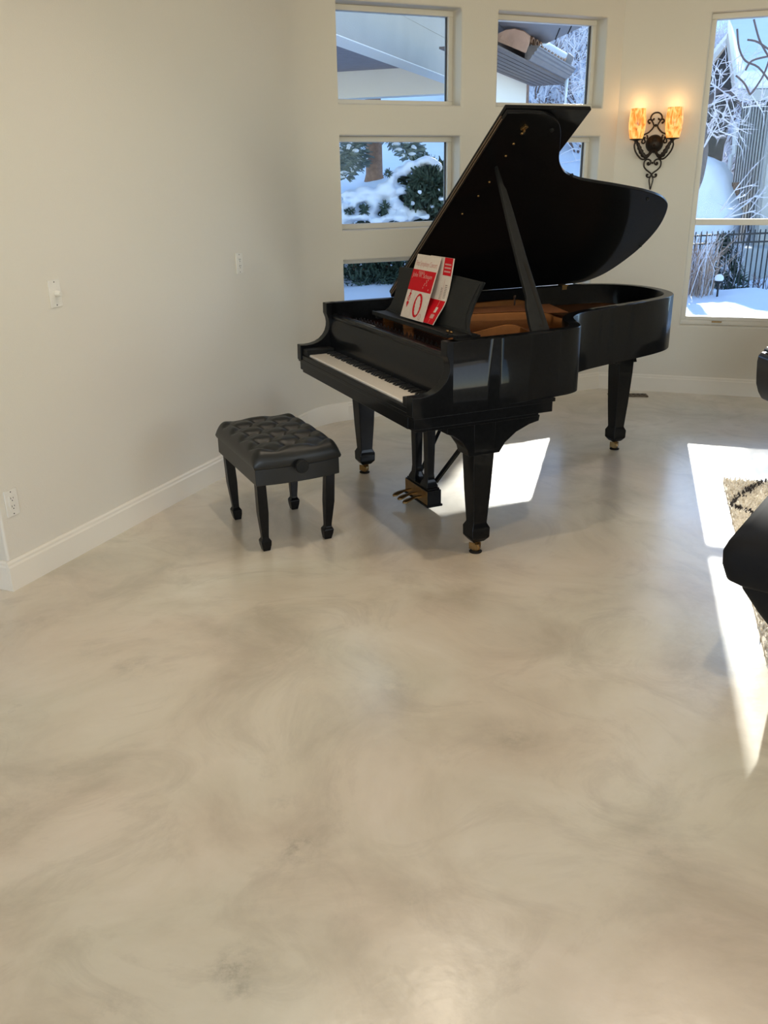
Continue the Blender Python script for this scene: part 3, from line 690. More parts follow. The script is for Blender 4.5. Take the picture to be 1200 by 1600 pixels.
# legs
def leg(u, v, flip=1):
    m = MB()
    sec = [(.640, .056), (.500, .054), (.300, .0455), (.150, .0365), (.143, .037), (.122, .0475), (.074, .0465), (.050, .028)]
    m.loft([[(u + sx * h, v + sy * h, z) for sx, sy in ((-1, -1), (1, -1), (1, 1), (-1, 1))] for z, h in sec[::-1]])
    lg = m.build('leg', M_EBONY, piano, bevel=.004)
    m = MB(); ztop = .636 if v < 1 else .712
    br = [(-.19, ztop), (.29, ztop), (.285, ztop - .028), (.235, ztop - .038), (.165, ztop - .066), (.108, ztop - .108), (.080, ztop - .150), (-.076, ztop - .150), (-.085, ztop - .118), (-.115, ztop - .075), (-.16, ztop - .042), (-.19, ztop - .032)]
    if v > 1: br = [(a * .62 if a > .1 else max(a, -.078), b) for a, b in br]
    m.prism([(v + a, b) for a, b in br], u - .054, u + .054, 'x')
    m.build('leg_bracket', M_EBONY, lg, bevel=.003)
    cu, cv = u + .018, v - .012
    m = MB(); m.lathe([(.001, .052), (.022, .052), (.020, .044), (.012, .040), (.001, .040)][::-1], c=(u, v, 0), n=16)
    m.box((cu - .006, cv - .016, .030), (.030, .005, .034), .6); m.box((cu - .006, cv + .016, .030), (.030, .005, .034), .6)
    cs = m.build('caster', M_BRASS, lg, bevel=.001)
    m = MB(); m.lathe([(.001, -.011), (.018, -.011), (.0225, -.006), (.0225, .006), (.018, .011), (.001, .011)], c=(cu, cv, .0225), n=20, M=Matrix.Rotation(.6, 3, 'Z') @ Matrix.Rotation(PI / 2, 3, 'X')); m.build('caster_wheel', M_BRASS, cs, smooth=40)
    m = MB(); m.lathe([(.001, 0), (.030, 0), (.031, .004), (.026, .007), (.001, .007)], c=(cu, cv, 0), n=20); m.build('caster_cup', M_SLOT, cs, smooth=40)
leg(1.405, .205); leg(.072, .205); leg(.365, 1.835)

# pedal lyre
LU, LV = .735, .262
m = MB(); m.span((LU - .135, LV - .040, .035), (LU + .135, LV + .040, .118)); m.span((LU - .142, LV - .046, .028), (LU + .142, LV + .046, .040)); m.span((LU - .128, LV - .034, .118), (LU + .128, LV + .034, .128))
lyre = m.build('pedal_lyre', M_EBONY, piano, bevel=.003)
for sx in (-1, 1):
    m = MB(); u = LU + sx * .072
    m.loft([[(u + a * h, LV + b * h * .85, z) for a, b in ((-1, -1), (1, -1), (1, 1), (-1, 1))] for z, h in ((.126, .040), (.140, .038), (.165, .026), (.20, .0225), (.42, .0275), (.56, .032), (.64, .034))])
    m.build('lyre_post', M_EBONY, lyre, bevel=.003)
m = MB(); m.span((LU - .132, LV - .0425, .042), (LU + .132, LV - .040, .114)); m.build('brass_pedal_plate', M_BRASS, lyre, bevel=.001)
for k in (-1, 0, 1):
    m = MB(); u = LU + k * .062
    pp = catmull([(u, LV - .036, .070), (u, LV - .07, .070), (u, LV - .105, .066), (u, LV - .135, .056), (u, LV - .150, .052)], 4)
    rr = [[(u - w, p.y, p.z - .004), (u + w, p.y, p.z - .004), (u + w, p.y, p.z + .003), (u + w * .5, p.y, p.z + .006), (u - w * .5, p.y, p.z + .006), (u - w, p.y, p.z + .003)] for p, w in zip(pp, [.007] * 6 + [.009, .012, .015, .017, .018, .0185, .018, .016, .012, .009, .006][:len(pp) - 6])]
    m.loft(rr[::-1]); m.build('pedal', M_BRASS, lyre, smooth=50)
    m = MB(); m.tube([(u - .02, LV + .03, .118), (u - .02, LV + .03, .63)], .003, 6); m.build('pedal_rod', M_STEEL, lyre)
for sx in (-1, 1):
    m = MB(); a = Vector((LU + sx * .09, LV + .03, .15)); b = Vector((LU + sx * .20 + .05, LV + .33, .635)); d = (b - a).normalized()
    m.tube([a, b], .013, 4); m.build('lyre_brace', M_EBONY, lyre)

# ------------------------------------------------------------------ sheet music on the desk
M_PAPER = mat('cream_cover_paper', (0.55, 0.47, 0.39), 0.6, noise=(60, .5, (0.50, 0.42, 0.35)))
M_RED = mat('red_cover_ink', (0.47, 0.004, 0.010), 0.6, spec=0.12, noise=(50, .5, (0.40, 0.003, 0.008)))
M_PINK = mat('faded_red_ink', (0.46, 0.24, 0.20), 0.6, noise=(50, .5, (0.42, 0.20, 0.17)))
M_INK = mat('dark_print_ink', (0.10, 0.06, 0.05), 0.6, noise=(50, .5, (0.12, 0.07, 0.06)))
def text(name, body, size, loc, rot, m, parent, sx=1.0):
    c = bpy.data.curves.new(name, 'FONT'); c.body = body; c.size = size; c.extrude = 0.0002; c.align_x = 'CENTER'
    c.materials.append(m); t = bpy.data.objects.new(name, c); COL.objects.link(t)
    dg = bpy.context.evaluated_depsgraph_get(); me = bpy.data.meshes.new_from_object(t.evaluated_get(dg)); bpy.data.objects.remove(t); bpy.data.curves.remove(c)
    me.materials.clear(); me.materials.append(m)
    o = bpy.data.objects.new(name, me); COL.objects.link(o); o.parent = parent; o.location = loc; o.rotation_euler = rot; o.scale = (sx, 1, 1)
    return o
PR = Matrix.Rotation(PA, 4, 'Z')
def on_piano(u, v, z): return PO + (PR @ Vector((u, v, 0))) + Vector((0, 0, z + DZ))
W, H = .250, .320
book = empty('music_book', on_piano(.585, .206, .9615)); book.rotation_mode = 'XYZ'
tag(book, 'red and cream piano music book standing in front on the music desk', 'sheet music', 'music books on the piano desk')
bl_tilt = math.atan2(.102, .303)
book.rotation_euler = (Matrix.Rotation(PA, 3, 'Z') @ Matrix.Rotation(PI / 2 - bl_tilt, 3, 'X')).to_euler()   # local x across, y up the cover, z towards the player
m = MB(); m.span((0, 0, -.006), (W, H, 0)); m.build('pages', M_PAPER, book, bevel=.0008)
def flatpoly(name, pts, z, mt, parent):
    m = MB(); m.prism(pts, z, z + .0003); return m.build(name, mt, parent)
cov = flatpoly('red_band', [(.0, H * .44), (W, H * .44), (W, H * .765), (0, H * .765)], .0001, M_RED, book)
def ringpoly(name, cx, cy, rx, ry, w, mt, parent, z=.0004):
    m = MB(); k = 28; rings = []
    for i in range(k + 1):
        a = 2 * PI * i / k; ww = w * (1 + .35 * math.sin(a * 2 + .6) + .25 * (i % 2))
        o_ = Vector((cx + rx * math.cos(a), cy + ry * math.sin(a), z)); i_ = Vector((cx + (rx - ww) * math.cos(a), cy + (ry - ww * 1.0) * math.sin(a), z))
        rings.append([o_, o_ + Vector((0, 0, .0003)), i_ + Vector((0, 0, .0003)), i_])
    m.loft(rings, cap=False); return m.build(name, mt, parent)
ringpoly('oval_wreath', .152, H * .225, .044, .060, .0135, M_RED, book); ringpoly('small_ring', .205, H * .065, .013, .016, .004, M_PINK, book)
def emblem(cx, cy, s, mt):
    ringpoly('emblem', cx, cy + .008 * s, .007 * s, .008 * s, .003 * s, mt, book); flatpoly('emblem', [(cx, cy - .022 * s), (cx + .008 * s, cy - .006 * s), (cx, cy), (cx - .008 * s, cy - .006 * s)], .0005, mt, book)
emblem(.045, H * .41, 1.3, M_RED); emblem(.040, H * .27, 1.7, M_RED)
flatpoly('print_line', [(.098, .01), (.099, .01), (.099, H * .42), (.098, H * .42)], .0004, M_PINK, book)
text('title', 'First Symphony Concert', .037, (W / 2, H * .825, .0005), (0, 0, 0), M_PINK, book, 0.62)
text('instrument', 'PIANO', .021, (W * .40, H * .705, .0005), (0, 0, 0), M_PINK, book)
text('author', 'John W. Schaum', .031, (W * .47, H * .65, .0005), (0, 0, 0), M_PINK, book)
for i, (x, y) in enumerate(((.175, .60), (.190, .615), (.180, .575), (.165, .555), (.160, .53), (.185, .535), (.155, .49), (.215, .47))):
    flatpoly('scatter', [(x, y * H), (x + .005, y * H + .003), (x + .003, y * H + .010), (x - .002, y * H + .006)], .0005, M_PINK, book)
book2 = empty('music_book', on_piano(.700, .212, .9625), PA)
tag(book2, 'red and cream music book with a curling lower edge, tucked behind the front one', 'sheet music', 'music books on the piano desk')
prof2 = catmull([(0, 0, 0), (0, .026, .040), (0, .066, .100), (0, .090, .180), (0, .112, .302)], 8)
def sheet(name, t0, t1, x0, x1, lift, mt, parent):
    k = len(prof2) - 1; i0, i1 = t0 * k, t1 * k
    ts = [i0] + [i for i in range(k + 1) if i0 < i < i1] + [i1]; m = MB(); rr = []
    for t in ts:
        i = min(int(t), k - 1); p = prof2[i].lerp(prof2[i + 1], t - i); tg = (prof2[i + 1] - prof2[i]).normalized(); nn = Vector((0, -tg.z, tg.y))
        a = p + nn * lift; b = p + nn * (lift - (.004 if parent is book2 and lift == 0 else .0003))
        rr.append([(x0, a.y, a.z), (x1, a.y, a.z), (x1, b.y, b.z), (x0, b.y, b.z)])
    m.loft(rr); return m.build(name, mt, parent, smooth=40)
sheet('pages', 0, 1, 0, .237, 0, M_PAPER, book2)
sheet('red_band', .002, .52, .004, .235, .0006, M_RED, book2); sheet('red_band', .83, .998, .15, .233, .0006, M_RED, book2)
sheet('print_line', .02, .80, .182, .184, .0010, M_PINK, book2); sheet('ornament', .30, .40, .178, .200, .0010, M_PAPER, book2); sheet('ornament', .17, .26, .170, .205, .0010, M_PINK, book2)
for k in range(9): sheet('print_marks', .56 + .022 * k, .568 + .022 * k, .196, .218, .0008, M_INK, book2)
for k in range(8): sheet('print_marks', .54 + .022 * k, .548 + .022 * k, .160, .176, .0008, M_INK, book2)
for k in range(3): sheet('print_marks', .855 + .03 * k, .868 + .03 * k, .16, .222, .0008, M_PINK, book2)

# ------------------------------------------------------------------ tufted piano bench
bench = empty('piano_bench', (-.5265, 4.1025, 0), R(115.7)); tag(bench, 'black tufted leather piano bench with spade feet in front of the keyboard', 'bench')
HL, HW = .306, .207
def bow(n=10):
    pts = []
    for i in range(n + 1): t = -1 + 2 * i / n; pts.append((-HL - .022 * (1 - t * t), HW * -t))
    for i in range(n + 1): t = -1 + 2 * i / n; pts.append((HL + .022 * (1 - t * t), HW * t))
    return pts
m = MB(); m.prism(bow(), .350, .430); m.build('apron', M_LEATHER, bench, bevel=.005)
def bump(x, y):
    a, b = .14, .20
    p, q = x / a + y / b + .5, x / a - y / b + .5
    dp, dq = abs(p - round(p)), abs(q - round(q))
    k = 1 / math.hypot(1 / a, 1 / b)
    d1, d2 = dp * k, dq * k
    dbtn = math.hypot(d1, d2)
    ex = min(1, (HL + .01 - abs(x)) / .055); ey = min(1, (HW + .01 - abs(y)) / .05)
    edge = math.sqrt(max(0, 1 - (1 - max(0, ex)) ** 2)) * math.sqrt(max(0, 1 - (1 - max(0, ey)) ** 2))
    inner_f = min(1, max(0, (HL - .015 - abs(x)) / .06)) * min(1, max(0, (HW - .005 - abs(y)) / .05))
    z = .062 * edge - inner_f * (.009 * math.exp(-(d1 / .013) ** 2) + .009 * math.exp(-(d2 / .013) ** 2) + .010 * math.exp(-(dbtn / .016) ** 2) + .028 * math.exp(-(dbtn / .038) ** 2)) + .026 * edge * (1 - (x / HL) ** 2 * .3)
    return z
m = MB(); NX, NY = 120, 84; vs = []; fs = []
for i in range(NX + 1):
    for j in range(NY + 1):
        x = -1 + 2 * i / NX; y = -1 + 2 * j / NY
        yy = y * (HW + .008); xx = x * (HL + .008 + .022 * (1 - y * y)); zx = x * (HL + .008)
        vs.append((xx, yy, .436 + bump(zx, yy)))
for i in range(NX):
    for j in range(NY):
        a = i * (NY + 1) + j; fs.append((a, a + NY + 1, a + NY + 2, a + 1))
m.add(vs, fs)
base_i = len(m.v)
loop = [i * (NY + 1) for i in range(NX + 1)] + [NX * (NY + 1) + j for j in range(1, NY + 1)] + [i * (NY + 1) + NY for i in range(NX - 1, -1, -1)] + [j for j in range(NY - 1, 0, -1)]
m.add([(m.v[k][0] * .985, m.v[k][1] * .98, .431) for k in loop], [])
L_ = len(loop)
for k in range(L_): m.f.append((loop[k], base_i + k, base_i + (k + 1) % L_, loop[(k + 1) % L_])); m.m.append(0)
cush = m.build('cushion', M_LEATHER, bench, smooth=180)
for y, xs in ((0, (-.07, .07, -.21, .21)), (.1, (0, -.14, .14)), (-.1, (0, -.14, .14))):
    for x in xs:
        m = MB(); m.ball((x * 1.03, y, .436 + bump(x, y) + .003), (.008, .008, .005), 10); m.build('button', M_LEATHER, cush, smooth=180)
for sx in (-1, 1):
    m = MB(); Mx = Matrix.Rotation(PI / 2, 3, 'Y')
    m.lathe([(.001, 0), (.012, 0), (.012, .020), (.029, .022), (.032, .027), (.032, .040), (.029, .045), (.001, .046)], c=(sx * (HL + .020), 0, .432), n=24, M=Mx if sx > 0 else Matrix.Rotation(-PI / 2, 3, 'Y')); m.build('height_knob', M_EBONY_M, bench, smooth=40)
    for sy in (-1, 1):
        m = MB()
        sec = [(.0, .0175), (.030, .0235), (.052, .0255), (.066, .0165), (.080, .0165), (.20, .0235), (.34, .0225), (.352, .0225)]
        m.loft([[(sx * (.232 + .022 * min(1, z / .3)) + a * h, sy * (.158 + .014 * min(1, z / .3)) + b * h, z) for a, b in ((-1, -1), (1, -1), (1, 1), (-1, 1))] for z, h in sec])
        m.build('leg', M_EBONY, bench, bevel=.003)

# ------------------------------------------------------------------ outdoors
M_SNOW = mat('fresh_snow', (0.82, 0.87, 0.94), 0.75, noise=(3, .6, (0.76, 0.82, 0.92)), bump=(14, 0.25))
M_GREEN = mat('dark_evergreen_needles', (0.022, 0.046, 0.030), 0.7, noise=(9, .6, (0.065, 0.10, 0.07)))
M_SPRUCE = mat('blue_green_spruce_needles', (0.10, 0.14, 0.12), 0.7, noise=(7, .6, (0.28, 0.33, 0.30)))
M_BARK = mat('pine_bark', (0.32, 0.19, 0.13), 0.9, noise=(14, .5, (0.20, 0.12, 0.085)), bump=(40, .5))
M_GREYBARK = mat('grey_tree_bark', (0.16, 0.13, 0.125), 0.9, noise=(14, .5, (0.10, 0.085, 0.085)), bump=(40, .5))
M_FROST = mat('hoar_frost', (0.78, 0.78, 0.84), 0.8, noise=(20, .6, (0.62, 0.60, 0.66)))
M_TWIG = mat('bare_twig', (0.20, 0.14, 0.13), 0.9, noise=(20, .6, (0.13, 0.09, 0.085)))
M_REED = mat('dry_reed', (0.30, 0.20, 0.14), 0.9, noise=(20, .6, (0.42, 0.33, 0.28)))
M_STUCCO = mat('grey_stucco', (0.50, 0.44, 0.37), 0.95, noise=(3, .6, (0.45, 0.395, 0.335)), bump=(60, .3))
M_STUCCO_W = mat('cream_stucco', (0.93, 0.88, 0.79), 0.9, noise=(3, .6, (0.91, 0.86, 0.77)), bump=(60, .2))
M_SOFFIT = mat('stained_soffit_boards', (0.36, 0.30, 0.30), 0.7, noise=(8, .6, (0.29, 0.24, 0.24)))
M_GUTTER = mat('painted_metal_gutter', (0.21, 0.185, 0.18), 0.5, noise=(6, .5, (0.18, 0.16, 0.16)))
M_SOFFIT_D = mat('dark_soffit_boards', (0.17, 0.135, 0.12), 0.7, noise=(8, .6, (0.13, 0.10, 0.09)))
M_TILE = mat('clay_roof_tile', (0.52, 0.31, 0.20), 0.85, noise=(8, .6, (0.33, 0.19, 0.12)))
M_SIDING = mat('weathered_grey_siding', (0.48, 0.465, 0.43), 0.85, noise=(4, .6, (0.42, 0.41, 0.385)))
M_BATTEN = mat('dark_siding_groove', (0.07, 0.07, 0.072), 0.9, noise=(4, .6, (0.06, 0.06, 0.062)))
M_SIDING_SHADE = mat('shaded_siding', (0.06, 0.06, 0.066), 0.9, noise=(4, .6, (0.05, 0.05, 0.055)))  # the gable's shade is put into this siding colour
M_TRIMW = mat('white_barge_board', (0.75, 0.75, 0.75), 0.7, noise=(4, .6, (0.70, 0.70, 0.70)))
M_CONC = mat('pale_concrete', (0.42, 0.42, 0.40), 0.9, noise=(5, .6, (0.36, 0.36, 0.35)))
M_BLKMET = mat('black_iron', (0.015, 0.015, 0.018), 0.5, metal=0.3, noise=(20, .5, (0.02, 0.02, 0.022)))
M_ICE = mat('ice', (0.80, 0.86, 0.92), 0.12, spec=0.6, noise=(10, .5, (0.74, 0.80, 0.88)))

def sstep(a, b, x):
    t = max(0.0, min(1.0, (x - a) / (b - a))); return t * t * (3 - 2 * t)
def ground(x, y):
    t = sstep(0.20, 0.33, x / max(y, 1))
    zl = 0.30 + max(0, y - 12.0) * 0.165 + max(0, y - 22) * 0.33
    zr = 0.27 - 0.055 * max(0, min(y, 15) - 9) + max(0, y - 19) * 0.12 + max(0, y - 26) * 0.30
    w = 0.05 * math.sin(x * 2.1 + y * 1.3) + 0.03 * math.sin(x * 5.3 - y * 3.1)
    return zl * (1 - t) + zr * t + w
def in_room(x, y, grow=0.28):
    inside = False; near = 1e9; p = Vector((x, y, 0))
    for i, a in enumerate(ROOM):
        b = ROOM[(i + 1) % len(ROOM)]
        if (a.y > y) != (b.y > y) and x < (b.x - a.x) * (y - a.y) / (b.y - a.y) + a.x: inside = not inside
        t = max(0, min(1, (p - a).dot(b - a) / (b - a).length_squared)); near = min(near, (p - a.lerp(b, t)).length)
    return inside or near < grow
m = MB(); xs = np.concatenate([np.arange(-22, -4, 1.5), np.arange(-4, 12, .3), np.arange(12, 40, 1.5)]); ys = np.concatenate([np.arange(5.0, 20, .3), np.arange(20, 64, 1.2)])
idx = {}
for j, y in enumerate(ys):
    for i, x in enumerate(xs):
        idx[i, j] = len(m.v); m.v.append((x, y, ground(x, y)))
for j in range(len(ys) - 1):
    for i in range(len(xs) - 1):
        cx, cy = (xs[i] + xs[i + 1]) / 2, (ys[j] + ys[j + 1]) / 2
        if in_room(cx, cy, .36) or cy < 5.5 and cx < 6: continue
        m.f.append((idx[i, j], idx[i + 1, j], idx[i + 1, j + 1], idx[i, j + 1])); m.m.append(0)
tag(m.build('snowy_ground', M_SNOW, smooth=180), 'snow covered ground sloping up outside the windows', 'snow', kind='structure')

def blades(m, c, rad, count, ln, rng, shell=0.35, wid=0.16, droop=0.0):
    for _ in range(count):
        d = Vector((rng.gauss(0, 1), rng.gauss(0, 1), rng.gauss(0, 1))).normalized(); k = shell + (1 - shell) * rng.random() ** .5
        p = Vector(c) + Vector((d.x * rad[0], d.y * rad[1], d.z * rad[2])) * k
        a = (d + Vector((rng.gauss(0, .6), rng.gauss(0, .6), rng.gauss(0, .6) - droop))).normalized(); L = ln * rng.uniform(.6, 1.3)
        s = a.cross(Vector((rng.gauss(0, 1), rng.gauss(0, 1), rng.gauss(0, 1)))).normalized() * L * wid
        b = len(m.v); m.v += [tuple(p - s), tuple(p + s), tuple(p + a * L + s * .3), tuple(p + a * L - s * .3)]; m.f.append((b, b + 1, b + 2, b + 3)); m.m.append(0)
def snow_blob(name, balls, parent, voxel=.03, lump=.10):
    m = MB()
    for c, r in balls: m.ball(c, r, 12)
    o = m.build(name, M_SNOW, parent, smooth=180)
    md = o.modifiers.new('merge', 'REMESH'); md.mode = 'VOXEL'; md.voxel_size = voxel; md.use_smooth_shade = True
    sm = o.modifiers.new('soften', 'SMOOTH'); sm.factor = .5; sm.iterations = 2
    tx = bpy.data.textures.get('snow_lumps') or bpy.data.textures.new('snow_lumps', 'CLOUDS'); tx.noise_scale = .16
    dm = o.modifiers.new('lumps', 'DISPLACE'); dm.texture = tx; dm.strength = lump; dm.mid_level = .55; dm.texture_coords = 'LOCAL'
    return o
# --- big snow-laden juniper by the left window column
rng = random.Random(11)
sh = empty('evergreen_shrub', (0.35, 12.6, 0.3)); tag(sh, 'wide evergreen shrub bent under thick snow, seen through the left window column', 'shrub')
m = MB(); OF = Vector((0.35, 12.6, 0.3))
def L3(p): return Vector(p) - OF
for (px, py, Y, rx, rz, cnt) in ((565, 445, 12.4, .8, .22, 1300), (620, 447, 12.4, .8, .22, 1300), (560, 430, 12.7, .75, .42, 1500), (620, 425, 12.7, .75, .45, 1500), (690, 420, 12.8, .75, .5, 1200), (570, 352, 12.7, .62, .22, 900), (630, 342, 12.6, .62, .30, 1000), (668, 300, 12.4, .42, .42, 1500), (705, 320, 12.5, .5, .5, 1000), (600, 385, 12.5, .9, .25, 900)):
    blades(m, L3(P(px, py, Y)), (rx, .5, rz), cnt, .10, rng)
m.build('foliage', M_GREEN, sh)
m = MB()
for (px, py) in ((548, 440), (565, 445), (600, 448), (650, 440), (690, 440)):
    b = P(px, 460, 12.6); m.tube([L3(b), L3(P(px + 8, 400, 12.6)), L3(P(px + 20, 350, 12.5))], [.05, .035, .015], 6)
m.build('stem', M_BARK, sh)
def bl(px, py, rx, ry, Y=12.0, d=.22):
    s = Y / 1356 / .95; return (L3(P(px, py, Y)), (rx * s * .88, d * .7, ry * s * .82))
snow_blob('snow_load', [bl(628, 268, 13, 8), bl(645, 259, 16, 9), bl(664, 251, 17, 8), bl(675, 256, 8, 8), bl(615, 277, 9, 12), bl(606, 290, 16, 9), bl(575, 301, 26, 10), bl(604, 300, 26, 12), bl(628, 297, 14, 9), bl(548, 304, 18, 8), bl(585, 318, 11, 16), bl(574, 333, 15, 9), bl(552, 322, 10, 7), bl(562, 312, 14, 7), bl(539, 347, 9, 8), bl(548, 343, 8, 5), bl(617, 318, 15, 11), bl(612, 334, 12, 10), bl(630, 328, 12, 12), bl(650, 334, 17, 9), bl(638, 341, 10, 6), bl(662, 309, 7, 4), bl(667, 314, 5, 3), bl(682, 262, 7, 7), bl(687, 276, 7, 5), bl(535, 325, 9, 12, 11.9), bl(560, 338, 20, 7, 11.9), bl(604, 340, 10, 7, 11.9), bl(590, 345, 12, 6, 11.9), bl(540, 338, 10, 10, 11.9), bl(625, 340, 16, 8, 11.9), bl(660, 338, 12, 5, 11.9), bl(676, 322, 5, 4, 11.75), bl(656, 300, 4, 3, 11.75), bl(685, 296, 4, 3, 11.75), bl(645, 318, 5, 3, 11.75), bl(690, 310, 5, 4, 11.75)], sh, .025)
m = MB(); rng = random.Random(12)
for (px, py, rx, ry, cnt) in ((668, 285, 22, 18, 500), (650, 308, 14, 10, 220), (680, 298, 14, 24, 420), (601, 326, 4, 14, 110), (568, 327, 5, 9, 90), (545, 331, 6, 4, 80), (606, 272, 4, 4, 30)):
    c_, r_ = bl(px, py, rx, ry, 11.85); blades(m, c_, (r_[0], .10, r_[2]), cnt, .12 if rx > 12 else .055, rng, .1, .2)
m.build('front_foliage', M_GREEN, sh)
# --- pine with a bare trunk, and its boughs
def fan_bough(mn, msn, a, b, rng, n=22, w=.5, droop=.25, snow=True):
    a = Vector(a); b = Vector(b); d = (b - a); L = d.length; d.normalize(); side = d.cross(Vector((0, 0, 1))).normalized()
    for i in range(n):
        t = i / (n - 1); p = a.lerp(b, t) - Vector((0, 0, droop * t * t * L))
        for sg in (-1, 1):
            for q in range(5):
                dirn = (d * rng.uniform(.3, 1) + side * sg * rng.uniform(.3, 1.1) + Vector((0, 0, rng.uniform(-.5, .25)))).normalized(); ln = w * (1 - .55 * t) * rng.uniform(.4, 1)
                s = dirn.cross(Vector((rng.gauss(0, 1), rng.gauss(0, 1), rng.gauss(0, 1)))).normalized() * .018
                o_ = p + side * sg * rng.uniform(0, .05); k = len(mn.v); mn.v += [tuple(o_ - s), tuple(o_ + s), tuple(o_ + dirn * ln + s * .6), tuple(o_ + dirn * ln - s * .6)]; mn.f.append((k, k + 1, k + 2, k + 3)); mn.m.append(0)
        if snow and rng.random() < .45: msn.ball(p + side * rng.uniform(-.5, .5) * w * .6 + Vector((0, 0, .02)), (w * .20 * rng.uniform(.4, 1), w * .16, .035), 8)
pb_ = P(585, 279, 20.0); pb_.z = ground(pb_.x, pb_.y) - .1
pine = empty('pine_tree', pb_); tag(pine, 'tall pine with a straight reddish trunk on the snowy slope behind the shrub', 'tree')
m = MB(); m.tube([(0, 0, 0), (0, 0, .2), (0.0, 0, 1.5), (0.02, 0, 4), (0.05, 0, 9)], [.24, .185, .17, .15, .05], 14); m.build('trunk', M_BARK, pine, smooth=180)
mn, ms = MB(), MB(); rng = random.Random(3)
for (p0, p1, w) in (((560, 218, 19.6), (532, 232, 16.5), .45), ((560, 236, 19.6), (528, 256, 16.8), .45), ((566, 208, 19.6), (545, 224, 16.5), .4), ((606, 205, 19.6), (640, 230, 16.5), .45), ((610, 200, 19.6), (664, 238, 16.4), .42), ((612, 208, 19.6), (655, 222, 17), .4), ((562, 248, 19.8), (540, 266, 17.5), .4)):
    fan_bough(mn, ms, P(*p0) - pb_, P(*p1) - pb_, rng, 26, w, .06)
for i in range(26):
    z = 4.2 + i * .22; a = i * 2.4; r_ = 3.0 - i * .09
    fan_bough(mn, ms, (0, 0, z), (r_ * math.cos(a), r_ * math.sin(a), z - .2), rng, 14, .8, .08)
mn.build('needles', M_SPRUCE, pine); ms.build('snow_on_boughs', M_SNOW, pine, smooth=180)
def sun_block_tree(x, y, z0, z1, r, n, label, seed, lean=0.0, ln=1.0):  # unseen crown added to keep sun off parts of the windows
    g = ground(x, y) - .1; t = empty('sun_block_spruce', (x, y, g)); tag(t, label, 'tree')
    m = MB(); m.tube([(0, 0, 0), (0, 0, z1 - g)], [.16, .05], 10); m.build('trunk', M_BARK, t, smooth=180)
    m = MB(); rg = random.Random(seed)
    for _ in range(n):
        h = rg.random(); z = z0 - g + (z1 - z0) * h; rr = r * (1 - .35 * h) * math.sqrt(rg.random()); a = rg.uniform(0, 2 * PI)
        p = Vector((rr * math.cos(a) + lean, rr * math.sin(a), z)); d = Vector((math.cos(a), math.sin(a), rg.uniform(-.5, .1))).normalized(); L = rg.uniform(.35, .7) * ln
        s = d.cross(Vector((rg.gauss(0, 1), rg.gauss(0, 1), rg.gauss(0, 1)))).normalized() * .13
        k = len(m.v); m.v += [tuple(p - s), tuple(p + s), tuple(p + d * L + s * .5), tuple(p + d * L - s * .5)]; m.f.append((k, k + 1, k + 2, k + 3)); m.m.append(0)
    m.build('needles', M_GREEN, t)
sun_block_tree(2.75, 18.2, 4.95, 8.6, .92, 3000, 'unseen narrow spruce added to block the sun behind the cream house wing', 7, ln=.5)
sun_block_tree(5.1, 18.6, 7.35, 9.8, 1.7, 2600, 'unseen broad spruce added to block the sun behind the wall pier with the sconce', 9, 1.6)
m = MB(); a = P(684, 262, 25); b = P(692, 200, 25); m.tube([a - Vector((0, 0, .5)), b, b + (b - a)], [.075, .065, .05], 8)
tag(m.build('birch_trunk', M_TWIG), 'thin leaning tree trunk at the right edge of the middle left window', 'tree')

# --- frosted thicket on the hillside
def twiggy(m, p, d, L, r, depth, rng, spread=.7, up=.15, n=3):
    q = p + d * L; w = d.orthogonal().normalized() * r; w2 = d.cross(w).normalized() * r
    k = len(m.v); m.v += [tuple(p + w), tuple(p - w * .5 + w2 * .87), tuple(p - w * .5 - w2 * .87), tuple(q + w * .7), tuple(q + (-w * .5 + w2 * .87) * .7), tuple(q + (-w * .5 - w2 * .87) * .7)]
    for i in range(3): j = (i + 1) % 3; m.f.append((k + i, k + j, k + 3 + j, k + 3 + i)); m.m.append(0)
    if depth == 0: return
    for _ in range(n):
        dd = (d + Vector((rng.gauss(0, spread), rng.gauss(0, spread), rng.gauss(0, spread) + up))).normalized()
        twiggy(m, p + d * L * rng.uniform(.45, 1), dd, L * rng.uniform(.55, .85), r * .66, depth - 1, rng, spread, up, n)
rng = random.Random(21); m1, m2 = MB(), MB()
for i in range(330):
    az = rng.uniform(.08, .44); Y = rng.uniform(22, 38)
    if az < .13 and rng.random() < .6: continue
    x = az * Y; p = Vector((x, Y, ground(x, Y) - .1)); mm = m1 if rng.random() < .72 else m2
    for _ in range(3):
        twiggy(mm, p, Vector((rng.gauss(0, .3), rng.gauss(0, .3), 1)).normalized(), rng.uniform(.6, 1.1), .040, 3, rng, .5, .12, 3)
for i in range(60):
    az = rng.uniform(-.09, .08); Y = rng.uniform(25, 34); x = az * Y; p = Vector((x, Y, ground(x, Y) - .1))
    for _ in range(2): twiggy(m1, p, Vector((rng.gauss(0, .3), rng.gauss(0, .3), 1)).normalized(), rng.uniform(.4, .8), .03, 3, rng, .5, .12, 3)
_b = len(m1.v); m1.v += m2.v; m1.f += [tuple(_b + i for i in f) for f in m2.f]; m1.m += [1] * len(m2.f)
tag(m1.build('frosted_thicket', [M_FROST, M_TWIG]), 'white frosted brushwood covering the hillside', 'brushwood', kind='stuff')

